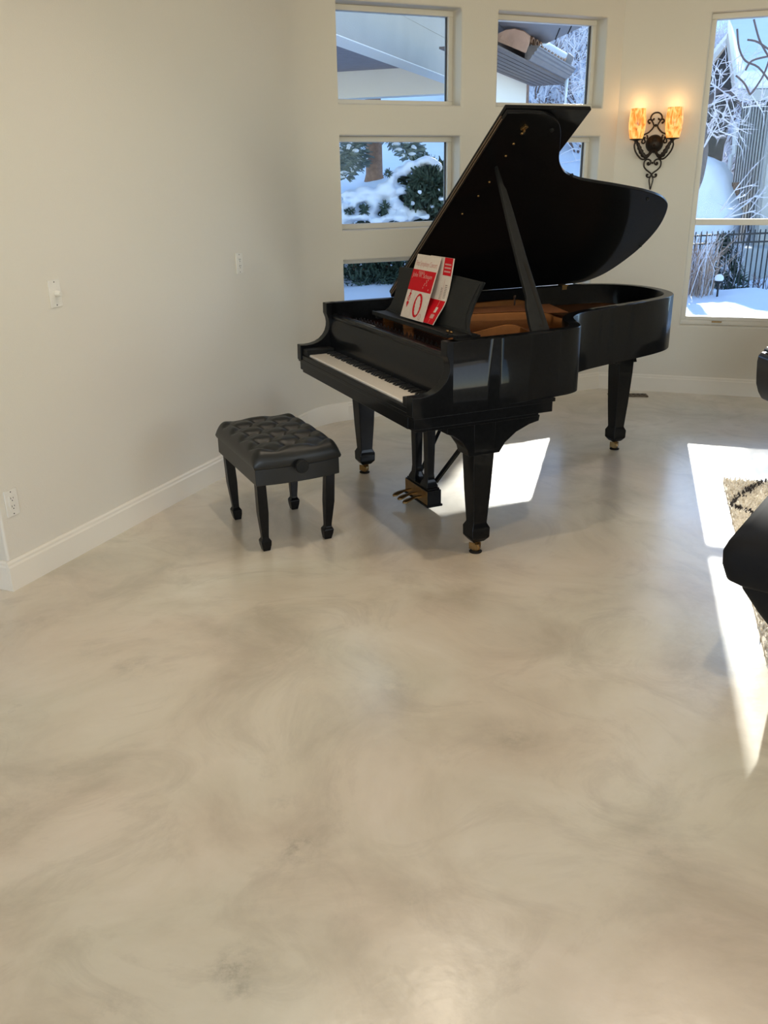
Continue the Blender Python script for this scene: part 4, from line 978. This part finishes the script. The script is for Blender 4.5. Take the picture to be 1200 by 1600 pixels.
# --- covered porch seen through the upper left window
porch = empty('covered_porch', PZ(800, 140, 3.0)); porch.location.z = 0; tag(porch, 'covered porch with grey stucco beam, outside the upper left window', 'porch')
po = porch.location.copy()
ZB_ = 3.03
a, b, c = PZ(527, 55, ZB_), PZ(697, 120, ZB_), PZ(527, 72, ZB_)
e_, f_ = PZ(529, 154.5, ZB_), PZ(697, 146, ZB_); ef = (f_ - e_).normalized()
ab = (b - a).normalized(); nab = Vector((-ab.y, ab.x, 0)); wid = (c - a).dot(nab)
t_hit = ((e_ - a).x * ef.y - (e_ - a).y * ef.x) / (ab.x * ef.y - ab.y * ef.x)
corner = a + ab * t_hit
def q2(p): return ((p - po).x, (p - po).y)
m = MB(); m.prism([q2(a - ab * 5), q2(corner + ab * .2), q2(corner + ab * .2 + nab * wid), q2(a - ab * 5 + nab * wid)], ZB_ + .012, ZB_ + 1.7); m.build('stucco_beam', M_STUCCO, porch)
m = MB(); m.prism([q2(a - ab * 5 + nab * .004), q2(corner + ab * .2 + nab * .004), q2(corner + ab * .2 + nab * wid), q2(a - ab * 5 + nab * wid)], ZB_, ZB_ + .012); m.build('beam_underside', M_STUCCO_W, porch)
nef = Vector((-ef.y, ef.x, 0)); zt_ = P(529, 112.5, e_.y).z
m = MB(); m.prism([q2(e_ - ef * 5), q2(corner), q2(corner + nef * .35), q2(e_ - ef * 5 + nef * .35)], ZB_, zt_ + .3); m.build('cross_beam', M_STUCCO_W, porch)
m = MB(); s0 = e_ - ef * 5 - nef * .02
for k in range(64):
    o_ = s0 - nef * (.155 * k); ends = []
    for w_ in (o_, o_ - nef * .145):
        t_ = ((a - w_).x * ab.y - (a - w_).y * ab.x) / (ef.x * ab.y - ef.y * ab.x); ends.append(w_ + ef * max(.2, t_ - .05))
    m.prism([q2(o_), q2(ends[0]), q2(ends[1]), q2(o_ - nef * .145)], zt_, zt_ + .03)
m.build('plank_ceiling', M_SOFFIT, porch)
m = MB(); m.prism([q2(s0 + nef * .3 - ef), q2(corner + nef * .3), q2(corner - ab * 7), q2(s0 - nef * 9)], zt_ + .05, zt_ + .2); m.build('roof_deck', M_STUCCO, porch)

# --- wing of the house with gutter and clay tiles, upper right window
g0, g1 = P(824, 94, 10.6), P(884, 126, 12.75); g1.z = g0.z
gd = (g1 - g0).normalized(); gn = Vector((-gd.y, gd.x, 0))      # towards the wing wall
wing = empty('house_wing', (P(800, 130, 12.5).x, 12.5, 0)); tag(wing, 'cream house wing with grey gutter and clay tiles, outside the upper right window', 'house wing')
wo = wing.location.copy()
def wl(p): return Vector(p) - wo
wc = P(823, 129, 13.0); wc.z = 0
m = MB(); w0 = wc - gd * 1.7
m.prism([((p - wo).x, (p - wo).y) for p in (wc, w0, w0 + gn * .3, wc + gn * .3)], 0.2, g0.z - .02); m.build('wall', M_STUCCO_W, wing)
m = MB()
k_n = 7; wtot = (wc - g0).dot(gn) + .02
for k in range(k_n):
    o0 = g0 + gn * (wtot * k / k_n) - gd * 1.45; o1 = g0 + gn * (wtot * (k + 1) / k_n - .014) - gd * 1.45; LL = (wc - g0).dot(gd) + 1.45 + .35
    m.prism([((p - wo).x, (p - wo).y) for p in (o0, o0 + gd * LL, o1 + gd * LL, o1)], g0.z - .02, g0.z)
m.build('soffit', M_SOFFIT_D, wing)
gp = [(0, 0), (-.03, 0), (-.05, .03), (-.055, .045), (-.075, .05), (-.08, .075), (-.105, .085), (-.108, .11), (-.125, .115), (-.125, .13), (-.105, .135), (0, .135)]
m = MB(); m.loft([[wl(o + gn * p[0] + Vector((0, 0, p[1]))) for p in gp] for o in (g0 - gd * .02, g1)]); m.build('gutter', M_GUTTER, wing)
m = MB(); fz = wl(g0 - gd * 1.2); m.loft([[wl(o + gn * p[0] + Vector((0, 0, p[1]))) for p in ((0, 0), (0, .17), (.03, .17), (.03, 0))] for o in (g0, g1)]); m.build('fascia', M_GUTTER, wing)
m = MB(); m.loft([[wl(o + gn * p[0] + Vector((0, 0, p[1]))) for p in ((-.02, .16), (.55, .37), (.55, .29), (-.02, .08))] for o in (g0 + gd * .05, g1 - gd * .05)]); m.build('roof_deck', M_SOFFIT_D, wing)
def barrel(o, r, L, slope, mt, name='roof_tile', flip=1):
    m = MB(); dirn = (gn + Vector((0, 0, slope))).normalized(); upv = Vector((0, 0, 1)); rings = []
    for s in (0, L):
        ring = []
        for i in range(9):
            a_ = PI * i / 8; ring.append(wl(o + dirn * s + gd * (r * math.cos(a_)) + upv * (r * .8 * math.sin(a_)) * flip))
        for i in range(9):
            a_ = PI - PI * i / 8; ring.append(wl(o + dirn * s + gd * ((r - .018) * math.cos(a_)) + upv * ((r * .8 - .018) * math.sin(a_)) * flip))
        rings.append(ring)
    m.loft(rings); return m.build(name, mt, wing, smooth=50)
LG = (g1 - g0).length
for i in range(11):
    barrel(g0 + gd * (.10 + (LG - .25) * i / 10.5) + Vector((0, 0, .165)) - gn * .04, .085, .6, .38, M_TILE)
m = MB()
tl = [P(778, 53, 9.9), P(790, 47, 9.95), P(803, 45, 10.0), P(818, 49, 10.1), P(828, 57, 10.2), P(826, 70, 10.25), P(821, 83, 10.3), P(800, 74, 10.15), P(778, 65, 9.9)]
m.loft([[wl(p) for p in tl], [wl(p + gd * .03 + Vector((0, 0, .01))) for p in tl]]); m.build('end_tile', M_TILE, wing)
m = MB(); m.loft([[wl(p) for p in (P(838, 70, 10.9), P(862, 68, 11.3), P(889, 84, 12.4), P(878, 100, 12.5))], [wl(p + Vector((0, 0, .12)) + gn * .3) for p in (P(838, 70, 10.9), P(862, 68, 11.3), P(889, 84, 12.4), P(878, 100, 12.5))]]); m.build('roof_snow', M_SNOW, wing, bevel=.03)
m = MB(); m.loft([[wl(p) for p in (P(880, 104, 12.5), P(888, 82, 12.5), P(896, 89, 12.5), P(888, 106, 12.5))], [wl(p + gd * .06) for p in (P(880, 104, 12.5), P(888, 82, 12.5), P(896, 89, 12.5), P(888, 106, 12.5))]]); m.build('end_board', M_GUTTER, wing)
m = MB(); ic_ = P(885, 130, 12.7); m.tube([wl(ic_ + Vector((0, 0, .06))), wl(ic_ - Vector((0, 0, .12))), wl(ic_ - Vector((.01, 0, .42)))], [.030, .020, .004], 8); m.build('icicle', M_ICE, wing, smooth=180)
m = MB(); dk = [P(776, 35, 10.6), P(846, 30, 10.8), P(838, 62, 11.2), P(826, 96, 11.2), P(776, 100, 10.8)]
m.loft([[wl(p) for p in dk], [wl(p + Vector((0.05, .4, 0))) for p in dk]]); m.build('rake_end', M_SOFFIT_D, wing)
eave = [PZ(909, 42, 3.08), PZ(852, 69, 3.08), PZ(800, 55, 3.08), PZ(760, 20, 3.08)]
e_in = [K1 + D2 * 1.15 + N2 * .22 + Vector((0, 0, 3.08)), K1 + D2 * 2.5 + N2 * .22 + Vector((0, 0, 3.08))]
ev = empty('roof_eave', e_in[1]); tag(ev, 'grey boarded underside of the eave at the top of the upper right window', 'eave')
m = MB(); pts = [eave[0], eave[1], eave[2], eave[3], e_in[0], e_in[1]]
m.prism([((p - ev.location).x, (p - ev.location).y) for p in pts], 0, .12); m.build('soffit_board', M_GUTTER, ev)
m = MB()
for k in (.35, .7):
    p = eave[0].lerp(eave[1], k); d = (e_in[1] - eave[0]); d.z = 0; d.normalize(); o_ = p - ev.location; m.tube([Vector((o_.x, o_.y, -.003)), Vector((o_.x + d.x * .8, o_.y + d.y * .8, -.003))], .006, 4)
m.build('board_seam', M_SLOT, ev)

# --- neighbouring house through the tall window
nh = empty('neighbour_house', (P(1178, 400, 16).x, 16, 0)); tag(nh, 'grey neighbouring house with vertical siding and a thick snowy roof', 'house'); no = nh.location.copy()
def nl(p): return Vector(p) - no
hc = P(1176, 400, 16.0); hs = P(1131, 400, 19.5); hr = hc + Vector((5, -.6, 0)); 
for p in (hc, hs, hr): p.z = 0
def wallquad(m, a_, b_, z0, z1, t=.12):
    d = (b_ - a_).normalized(); nn = Vector((-d.y, d.x, 0)) * t
    m.prism([((p - no).x, (p - no).y) for p in (a_, b_, b_ + nn, a_ + nn)], z0, z1)
ev_z = P(1176, 142, 16).z
m = MB(); wallquad(m, hs, hc, -.5, ev_z); wallquad(m, hc, hr, -.5, ev_z); m.build('siding', M_SIDING, nh)
m = MB()
for (a_, b_, cnt) in ((hs, hc, 11), (hc, hr, 9)):
    d = (b_ - a_).normalized(); nn = Vector((d.y, -d.x, 0)); L = (b_ - a_).length
    for k in range(cnt):
        o_ = a_ + d * (L * (k + .5) / cnt); m.prism([((p - no).x, (p - no).y) for p in (o_ - d * .028, o_ + d * .028, o_ + d * .028 + nn * .012, o_ - d * .028 + nn * .012)], -.4, ev_z)
m.build('siding_grooves', M_BATTEN, nh)
m = MB(); d = (hr - hc).normalized(); nn = Vector((d.y, -d.x, 0))
for o_ in (hc + d * .03, hc + d * .42): m.prism([((p - no).x, (p - no).y) for p in (o_, o_ + d * .13, o_ + d * .13 + nn * .05, o_ + nn * .05)], -.4, ev_z)
m.build('corner_board', M_SIDING, nh)
m = MB(); r0, r1 = P(1148, 141, 15.7), hr + Vector((1, -.6, 0)); r1.z = r0.z
rb0 = P(1136, 52, 19.6); rb1 = rb0 + (r1 - r0); top = P(1150, 5, 20.5)
m.loft([[nl(p) for p in (r0, r1, r1 + Vector((0, 0, .28)), r0 + Vector((0, 0, .28)))], [nl(p) for p in (rb0, rb1, rb1 + Vector((0, 0, .28)), rb0 + Vector((0, 0, .28)))], [nl(p + Vector((.4, .8, 1.2))) for p in (rb0, rb1, rb1 + Vector((0, 0, .28)), rb0 + Vector((0, 0, .28)))]]); m.build('roof_snow', M_SNOW, nh, bevel=.06)
m = MB(); m.loft([[nl(p) for p in (r0 - Vector((0, 0, .16)), r1 - Vector((0, 0, .16)), r1, r0)], [nl(p) for p in (rb0 - Vector((0, 0, .16)), rb1 - Vector((0, 0, .16)), rb1, rb0)]]); m.build('roof', M_SIDING, nh)
m = MB(); gy = 19.8
gpts = [P(1080, 150, gy), P(1168, 28, gy), P(1190, 60, gy), P(1135, 205, gy), P(1128, 252, gy), P(1080, 252, gy)]
m.loft([[nl(p) for p in gpts], [nl(p + Vector((0.05, .5, 0))) for p in gpts]]); m.build('gable_wall', M_SIDING_SHADE, nh)
m = MB(); a_, b_ = P(1088, 129, gy - .15), P(1172, 24, gy - .15); m.loft([[nl(p) for p in (o_, o_ + Vector((0, 0, .14)), o_ + Vector((0, .3, .14)), o_ + Vector((0, .3, 0)))] for o_ in (a_, b_)]); m.build('barge_board', M_TRIMW, nh)
m = MB(); m.tube([nl(P(1150, 190, 17.3)), nl(P(1147, 240, 17.3)), nl(P(1142, 243, 17.3)), nl(P(1137, 284, 17.3))], .045, 6); m.build('downspout', M_TRIMW, nh)
m = MB(); o_ = P(1144, 330, 17.0); m.prism([((o_ - no).x - .06, (o_ - no).y - .06), ((o_ - no).x + .06, (o_ - no).y - .06), ((o_ - no).x + .06, (o_ - no).y + .06), ((o_ - no).x - .06, (o_ - no).y + .06)], -.2, P(1146, 285, 17).z); m.build('post', M_BARK, nh)
# snow bank left of the house
sb = P(1092, 345, 17.5); sbk = snow_blob('snow_bank', [(P(1085, 330, 17.2) , (.7, .7, 1.0)), (P(1105, 340, 17.4), (.5, .7, 1.05)), (P(1075, 345, 17.2), (1.0, .8, .8)), (P(1112, 350, 17.0), (.4, .6, .7))], None, .08); tag(sbk, 'tall bank of shaded snow left of the grey neighbouring house', 'snow bank')
# low concrete garden wall
lw0, lw1 = P(1158, 425, 15.0), P(1158, 425, 15.0) + Vector((4.2, -.3, 0)); gw = empty('garden_wall', lw0); tag(gw, 'low pale concrete wall with snow at its foot behind the iron fence', 'wall')
m = MB(); m.prism([(0, 0), (4.2, -.3), (4.25, .3), (.05, .6)], -.5, P(1158, 388, 15).z - lw0.z); m.build('block', M_CONC, gw, bevel=.02)
# iron fence
f0, f1 = P(1074, 452, 13.2), P(1236, 446, 13.7); zb_ = min(ground(f0.x, f0.y), ground(f1.x, f1.y)); fd = Vector((f1.x - f0.x, f1.y - f0.y, 0)); FL = fd.length; fd.normalize()
ff = empty('iron_fence', (f0.x, f0.y, 0), math.atan2(fd.y, fd.x)); tag(ff, 'black iron picket fence standing in the snow before the grey house', 'fence')
zt1, zt2 = P(1170, 365, 13.5).z, P(1170, 378, 13.5).z
for z in (zt1, zt2):
    m = MB(); m.box((FL / 2, 0, z), (FL, .025, .025)); m.build('rail', M_BLKMET, ff)
pk = None; cnt = 20
for k in range(cnt):
    x = FL * (k + .5) / cnt; wx = Vector((f0.x, f0.y, 0)) + fd * x; g = ground(wx.x, wx.y) - .06
    if pk is None:
        m = MB(); m.box((0, 0, .5), (.014, .014, 1.0)); m.box((0, 0, 1.015), (.012, .012, .03)); pk = m.build('picket', M_BLKMET, ff); c_ = pk
    else: c_ = dup(pk, ff)
    c_.location = (x, 0, g); c_.scale = (1, 1, zt1 + .03 - g)
# snow-capped path light
lb = P(1120, 466, 12.0); lb.z = ground(lb.x, lb.y) - .03
pl_ = empty('path_light', lb); tag(pl_, 'small black garden path light wearing a snow cap beside the fence', 'garden light'); hz = P(1120, 441, 12.0).z - lb.z
m = MB(); m.tube([(0, 0, 0), (0, 0, hz)], .014, 8); m.build('stem', M_BLKMET, pl_)
m = MB(); m.lathe([(.001, hz + .05), (.03, hz + .045), (.062, hz), (.058, hz - .006), (.001, hz)][::-1], n=16); m.build('shade', M_BLKMET, pl_, smooth=40)
m = MB(); m.ball((0, 0, hz + .05), (.06, .06, .055), 12); m.build('snow_cap', M_SNOW, pl_, smooth=180)
# frosted reeds, conical shrub, bare weeds
rb = P(1094, 447, 12.4); rb.z = ground(rb.x, rb.y) - .05
rd = empty('frosted_reeds', rb); tag(rd, 'clump of dry frosted reeds at the left edge of the tall window', 'reeds'); m = MB(); m2_ = MB(); rng = random.Random(8)
for i in range(150):
    mm = m if i % 3 else m2_; p = Vector((rng.gauss(-.05, .08), rng.gauss(0, .10), 0)); d = Vector((rng.gauss(.06, .09), rng.gauss(0, .10), 1)).normalized(); L = rng.uniform(.4, 1.0)
    mm.tube([p, p + d * L * .6, p + d * L + Vector((rng.gauss(.05, .14), 0, -.05))], [.006, .005, .002], 3, cap=False)
m.build('stalks', M_REED, rd); m2_.build('frosted_stalks', M_FROST, rd)
cb = P(1140, 432, 14.3); cb.z = ground(cb.x, cb.y) - .02
cs_ = empty('conical_shrub', cb); tag(cs_, 'small conical evergreen with frosted twigs leaning against the low wall', 'shrub'); m = MB()
for k in range(9): blades(m, (-.06 * k * .3, 0, .08 + .085 * k), (.30 - .026 * k, .28 - .025 * k, .10), 220, .08, rng)
m.build('foliage', M_GREEN, cs_); m = MB()
for k in range(34): twiggy(m, Vector((rng.gauss(0, .12), rng.gauss(-.1, .1), rng.uniform(.05, .5))), Vector((rng.gauss(-.4, .4), rng.gauss(0, .3), .8)).normalized(), .28, .006, 2, rng, .5, .1, 2)
m.build('frosted_twigs', M_FROST, cs_)
wb = P(1192, 448, 12.6); wb.z = ground(wb.x, wb.y) - .02; m = MB()
for k in range(7): twiggy(m, wb + Vector((rng.gauss(0, .08), rng.gauss(0, .05), 0)), Vector((rng.gauss(0, .5), 0, 1)).normalized(), .12, .007, 2, rng, .6, .1, 2)
tag(m.build('bare_weed', M_TWIG), 'dark bare weed poking out of the snow by the right edge', 'weed')
# frosted sapling whose twigs hang before the upper right window
sp = Vector((3.62, 13.4, 0)); sp.z = ground(sp.x, sp.y) - .1
fs = empty('frosted_sapling', sp); tag(fs, 'slender frosted sapling spreading fine white twigs beyond the upper right window', 'tree')
m = MB(); m.tube([(0, 0, 0), (-.02, 0, 1.6), (-.10, 0, 2.9), (-.2, 0, 3.6)], [.05, .04, .025, .01], 7); m.build('trunk', M_GREYBARK, fs, smooth=180)
m = MB(); rng = random.Random(77)
for k in range(20):
    z = rng.uniform(2.3, 3.9); twiggy(m, Vector((-.08 - .04 * (z - 2), 0, min(z, 3.5))), Vector((rng.gauss(-.75, .55), rng.gauss(0, .5), rng.gauss(.05, .4))).normalized(), rng.uniform(.28, .5), .011, 3, rng, .6, .02, 3)
m.build('frosted_twigs', M_FROST, fs)
# frosted tree in front of the house
tb = P(1078, 330, 12.2); tb.z = ground(tb.x, tb.y) - .1
ft = empty('frosted_tree', tb); tag(ft, 'leaning bare tree furred with white frost outside the tall window', 'tree')
def tl_(p): return Vector(p) - tb
tr = [tl_(tb), tl_(P(1079, 320, 12.2)), tl_(P(1092, 275, 12.2)), tl_(P(1100, 235, 12.2)), tl_(P(1099, 200, 12.2)), tl_(P(1106, 165, 12.1)), tl_(P(1122, 142, 12.0)), tl_(P(1142, 146, 11.9)), tl_(P(1160, 168, 11.8))]
m = MB(); m.tube(catmull(tr, 5), [.085 - .075 * i / 40 for i in range(41)], 8); m.build('trunk', M_GREYBARK, ft, smooth=180)
m = MB(); rng = random.Random(31)
starts = [(1102, 190, 12.1), (1106, 165, 12.1), (1113, 152, 12.1), (1122, 142, 12), (1130, 143, 12), (1142, 146, 11.9), (1152, 155, 11.9), (1160, 168, 11.8), (1100, 215, 12.2), (1104, 180, 12.1), (1116, 170, 12), (1130, 185, 12), (1125, 205, 12), (1112, 130, 12), (1150, 150, 11.8), (1175, 150, 11.8), (1190, 155, 11.8), (1100, 230, 12)]
for s in starts:
    for _ in range(2): twiggy(m, tl_(P(*s)), Vector((rng.gauss(.25, .8), rng.gauss(0, .4), rng.gauss(.1, .8))).normalized(), rng.uniform(.18, .36), .010, 3, rng, .55, .0, 2)
for s in ((1128, 345, 11.9), (1135, 340, 11.8), (1125, 330, 11.9)):
    for _ in range(2): twiggy(m, tl_(P(*s)), Vector((rng.gauss(.8, .3), rng.gauss(0, .3), rng.gauss(.5, .3))).normalized(), .4, .012, 2, rng, .45, .0, 2)
m.build('frosted_twigs', M_FROST, ft)
m = MB()
for path in (((1212, 60), (1196, 110), (1182, 135), (1172, 148)), ((1205, 95), (1195, 78), (1186, 60), (1178, 30)), ((1205, 130), (1185, 105), (1165, 95), (1155, 75), (1152, 45)), ((1212, 85), (1185, 66), (1168, 62)), ((1172, 148), (1163, 130), (1150, 118)), ((1165, 110), (1175, 95), (1200, 88))):
    m.tube(catmull([tl_(P(a_, b_, 11.4)) for a_, b_ in path], 4), .012, 5)
m.build('brown_branches', M_TWIG, ft, smooth=180)

# ------------------------------------------------------------------ rug, ottoman, chair at the right edge
rc = PZ(1129, 752, 0); rdir = Vector((-.279, -.960, 0)); racr = Vector((.960, -.279, 0))
rug = empty('shag_rug', rc, math.atan2(racr.y, racr.x)); tag(rug, 'cream shag rug with dark zigzag lines under the black furniture', 'rug')   # local x across, local y = -rdir
RW, RL = 2.3, 3.1
M_RUGB = mat('rug_backing', (0.80, 0.75, 0.66), 0.95, noise=(40, .6, (0.72, 0.66, 0.57)))
M_PILE = mat('cream_wool_pile', (0.92, 0.88, 0.80), 0.95, noise=(60, .7, (0.80, 0.74, 0.64)))
M_PILED = mat('charcoal_wool_pile', (0.05, 0.047, 0.05), 0.95, noise=(60, .6, (0.08, 0.07, 0.07)))
m = MB(); m.span((0, -RL, 0.001), (RW, 0, .012)); m.build('backing', M_RUGB, rug, bevel=.004)
rng = random.Random(4); mp_, md_ = MB(), MB()
def dark(x, y):
    yy = -y + .1 * math.sin(x * 9); p = abs(((x + yy * .62) % .56) - .28); q = abs(((x - yy * .62) % .56) - .28)
    return p < .022 or q < .022
for i in range(30000):
    x = rng.uniform(.003, RW if i % 3 else .75); y = -rng.uniform(.003, RL)
    a = rng.uniform(0, 2 * PI); t = rng.uniform(.35, 1.0); w = .0055; h = rng.uniform(.020, .034); mm = md_ if dark(x + rng.gauss(0, .006), y) else mp_
    dx, dy = math.cos(a), math.sin(a); k = len(mm.v)
    mm.v += [(x - dy * w, y + dx * w, .010), (x + dy * w, y - dx * w, .010), (x + dx * w, y + dy * w, .010), (x + dx * h * t * .7 - dy * w * .6, y + dy * h * t * .7 + dx * w * .6, h), (x + dx * h * t * .7 + dy * w * .6, y + dy * h * t * .7 - dx * w * .6, h)]
    mm.f += [(k, k + 1, k + 4, k + 3), (k + 1, k + 2, k + 4), (k + 2, k, k + 3, k + 4)]; mm.m += [0, 0, 0]
mp_.build('pile', M_PILE, rug)['kind'] = 'stuff'; md_.build('pattern_pile', M_PILED, rug)['kind'] = 'stuff'

# black ottoman, one corner reaching into the frame
oc_ = PZ(1130, 852, .45); dA = PZ(1200, 775, .44) - oc_; dA.z = 0; dA.normalize(); dB = Vector((dA.y, -dA.x, 0))
ott = empty('ottoman', (oc_.x + dA.x * .35 + dB.x * .35, oc_.y + dA.y * .35 + dB.y * .35, 0), math.atan2(dA.y, dA.x)); tag(ott, 'black upholstered ottoman on the shag rug at the right edge', 'ottoman')
def rsq(h, z, r=.05, k=5, push=0):
    pts = []
    for qd in range(4):
        cx, cy = [(1, 1), (-1, 1), (-1, -1), (1, -1)][qd]
        for i in range(k + 1):
            a = PI / 2 * qd + PI / 2 * i / k; pts.append((cx * (h - r) + r * math.cos(a), cy * (h - r) + r * math.sin(a), z))
    return pts
m = MB(); m.loft([rsq(.305, .29, .05), rsq(.338, .315, .05), rsq(.353, .37, .045), rsq(.356, .42, .045), rsq(.345, .452, .05), rsq(.31, .470, .06), rsq(.20, .480, .06)]); m.build('cushion', M_BLKFAB, ott, smooth=60)
m = MB(); m.loft([rsq(.19, .085, .05), rsq(.24, .17, .05), rsq(.29, .265, .05), rsq(.30, .306, .05)]); m.build('base', M_BLKFAB, ott, smooth=50)
for sx in (-1, 1):
    for sy in (-1, 1):
        m = MB(); m.loft([[(sx * .11 + a * h, sy * .11 + b * h, z) for a, b in ((-1, -1), (1, -1), (1, 1), (-1, 1))] for z, h in ((.030, .014), (.09, .02))]); m.build('foot', M_EBONY, ott)
# black leather chair: only its arm shows
ch = empty('leather_armchair', (2.94, 5.20, -0.0), R(8)); tag(ch, 'black glossy leather armchair whose rounded arm shows at the right edge below the tall window', 'armchair')
def rbox(c, hx, hy, z0, z1, r=.05):
    m = MB(); n_ = 5; rings = []
    for i in range(2 * n_ + 2):
        if i <= n_: a = PI / 2 * i / n_; ins = r * (1 - math.sin(a)); z = z0 + r * (1 - math.cos(a))
        else: a = PI / 2 * (i - n_ - 1) / n_; ins = r * (1 - math.cos(a)); z = z1 - r * (1 - math.sin(a))
        ring = []
        for qd in range(4):
            cx, cy = [(1, 1), (-1, 1), (-1, -1), (1, -1)][qd]
            for k in range(5):
                b = PI / 2 * qd + PI / 2 * k / 4; rr = r
                ring.append((c[0] + cx * (hx - r) + (r - ins) * math.cos(b), c[1] + cy * (hy - r) + (r - ins) * math.sin(b), z))
        rings.append(ring)
    m.loft(rings); return m
for sx in (-1, 1):
    m = MB(); prof = [(.0, .605), (.045, .600), (.062, .58), (.066, .54), (.060, .47), (.052, .40), (.030, .345), (.0, .30), (-.05, .28), (-.05, .605)]
    m.prism([(sx * (.47 + p[0]) , p[1]) for p in prof], -.30, .32, 'y'); m.build('arm', M_BLKLEA, ch, bevel=.012)
    m = MB(); m.prism([(sx * (.43 + p[0]), p[1]) for p in ((0, .605), (.075, .605), (.085, .620), (.06, .636), (.02, .636), (-.01, .62))], -.26, .30, 'y'); m.build('arm_pad', M_BLKLEA, ch, bevel=.008)
rbox((0, .0, 0), .42, .34, .30, .46, .05).build('seat', M_BLKLEA, ch, smooth=60)
rbox((0, .33, 0), .42, .08, .40, .86, .06).build('backrest', M_BLKLEA, ch, smooth=60)
for sx in (-1, 1):
    for sy in (-1, 1):
        m = MB(); m.tube([(sx * .30, sy * .24, .0), (sx * .34, sy * .26, .31)], [.014, .02], 10); m.build('leg', M_EBONY, ch)
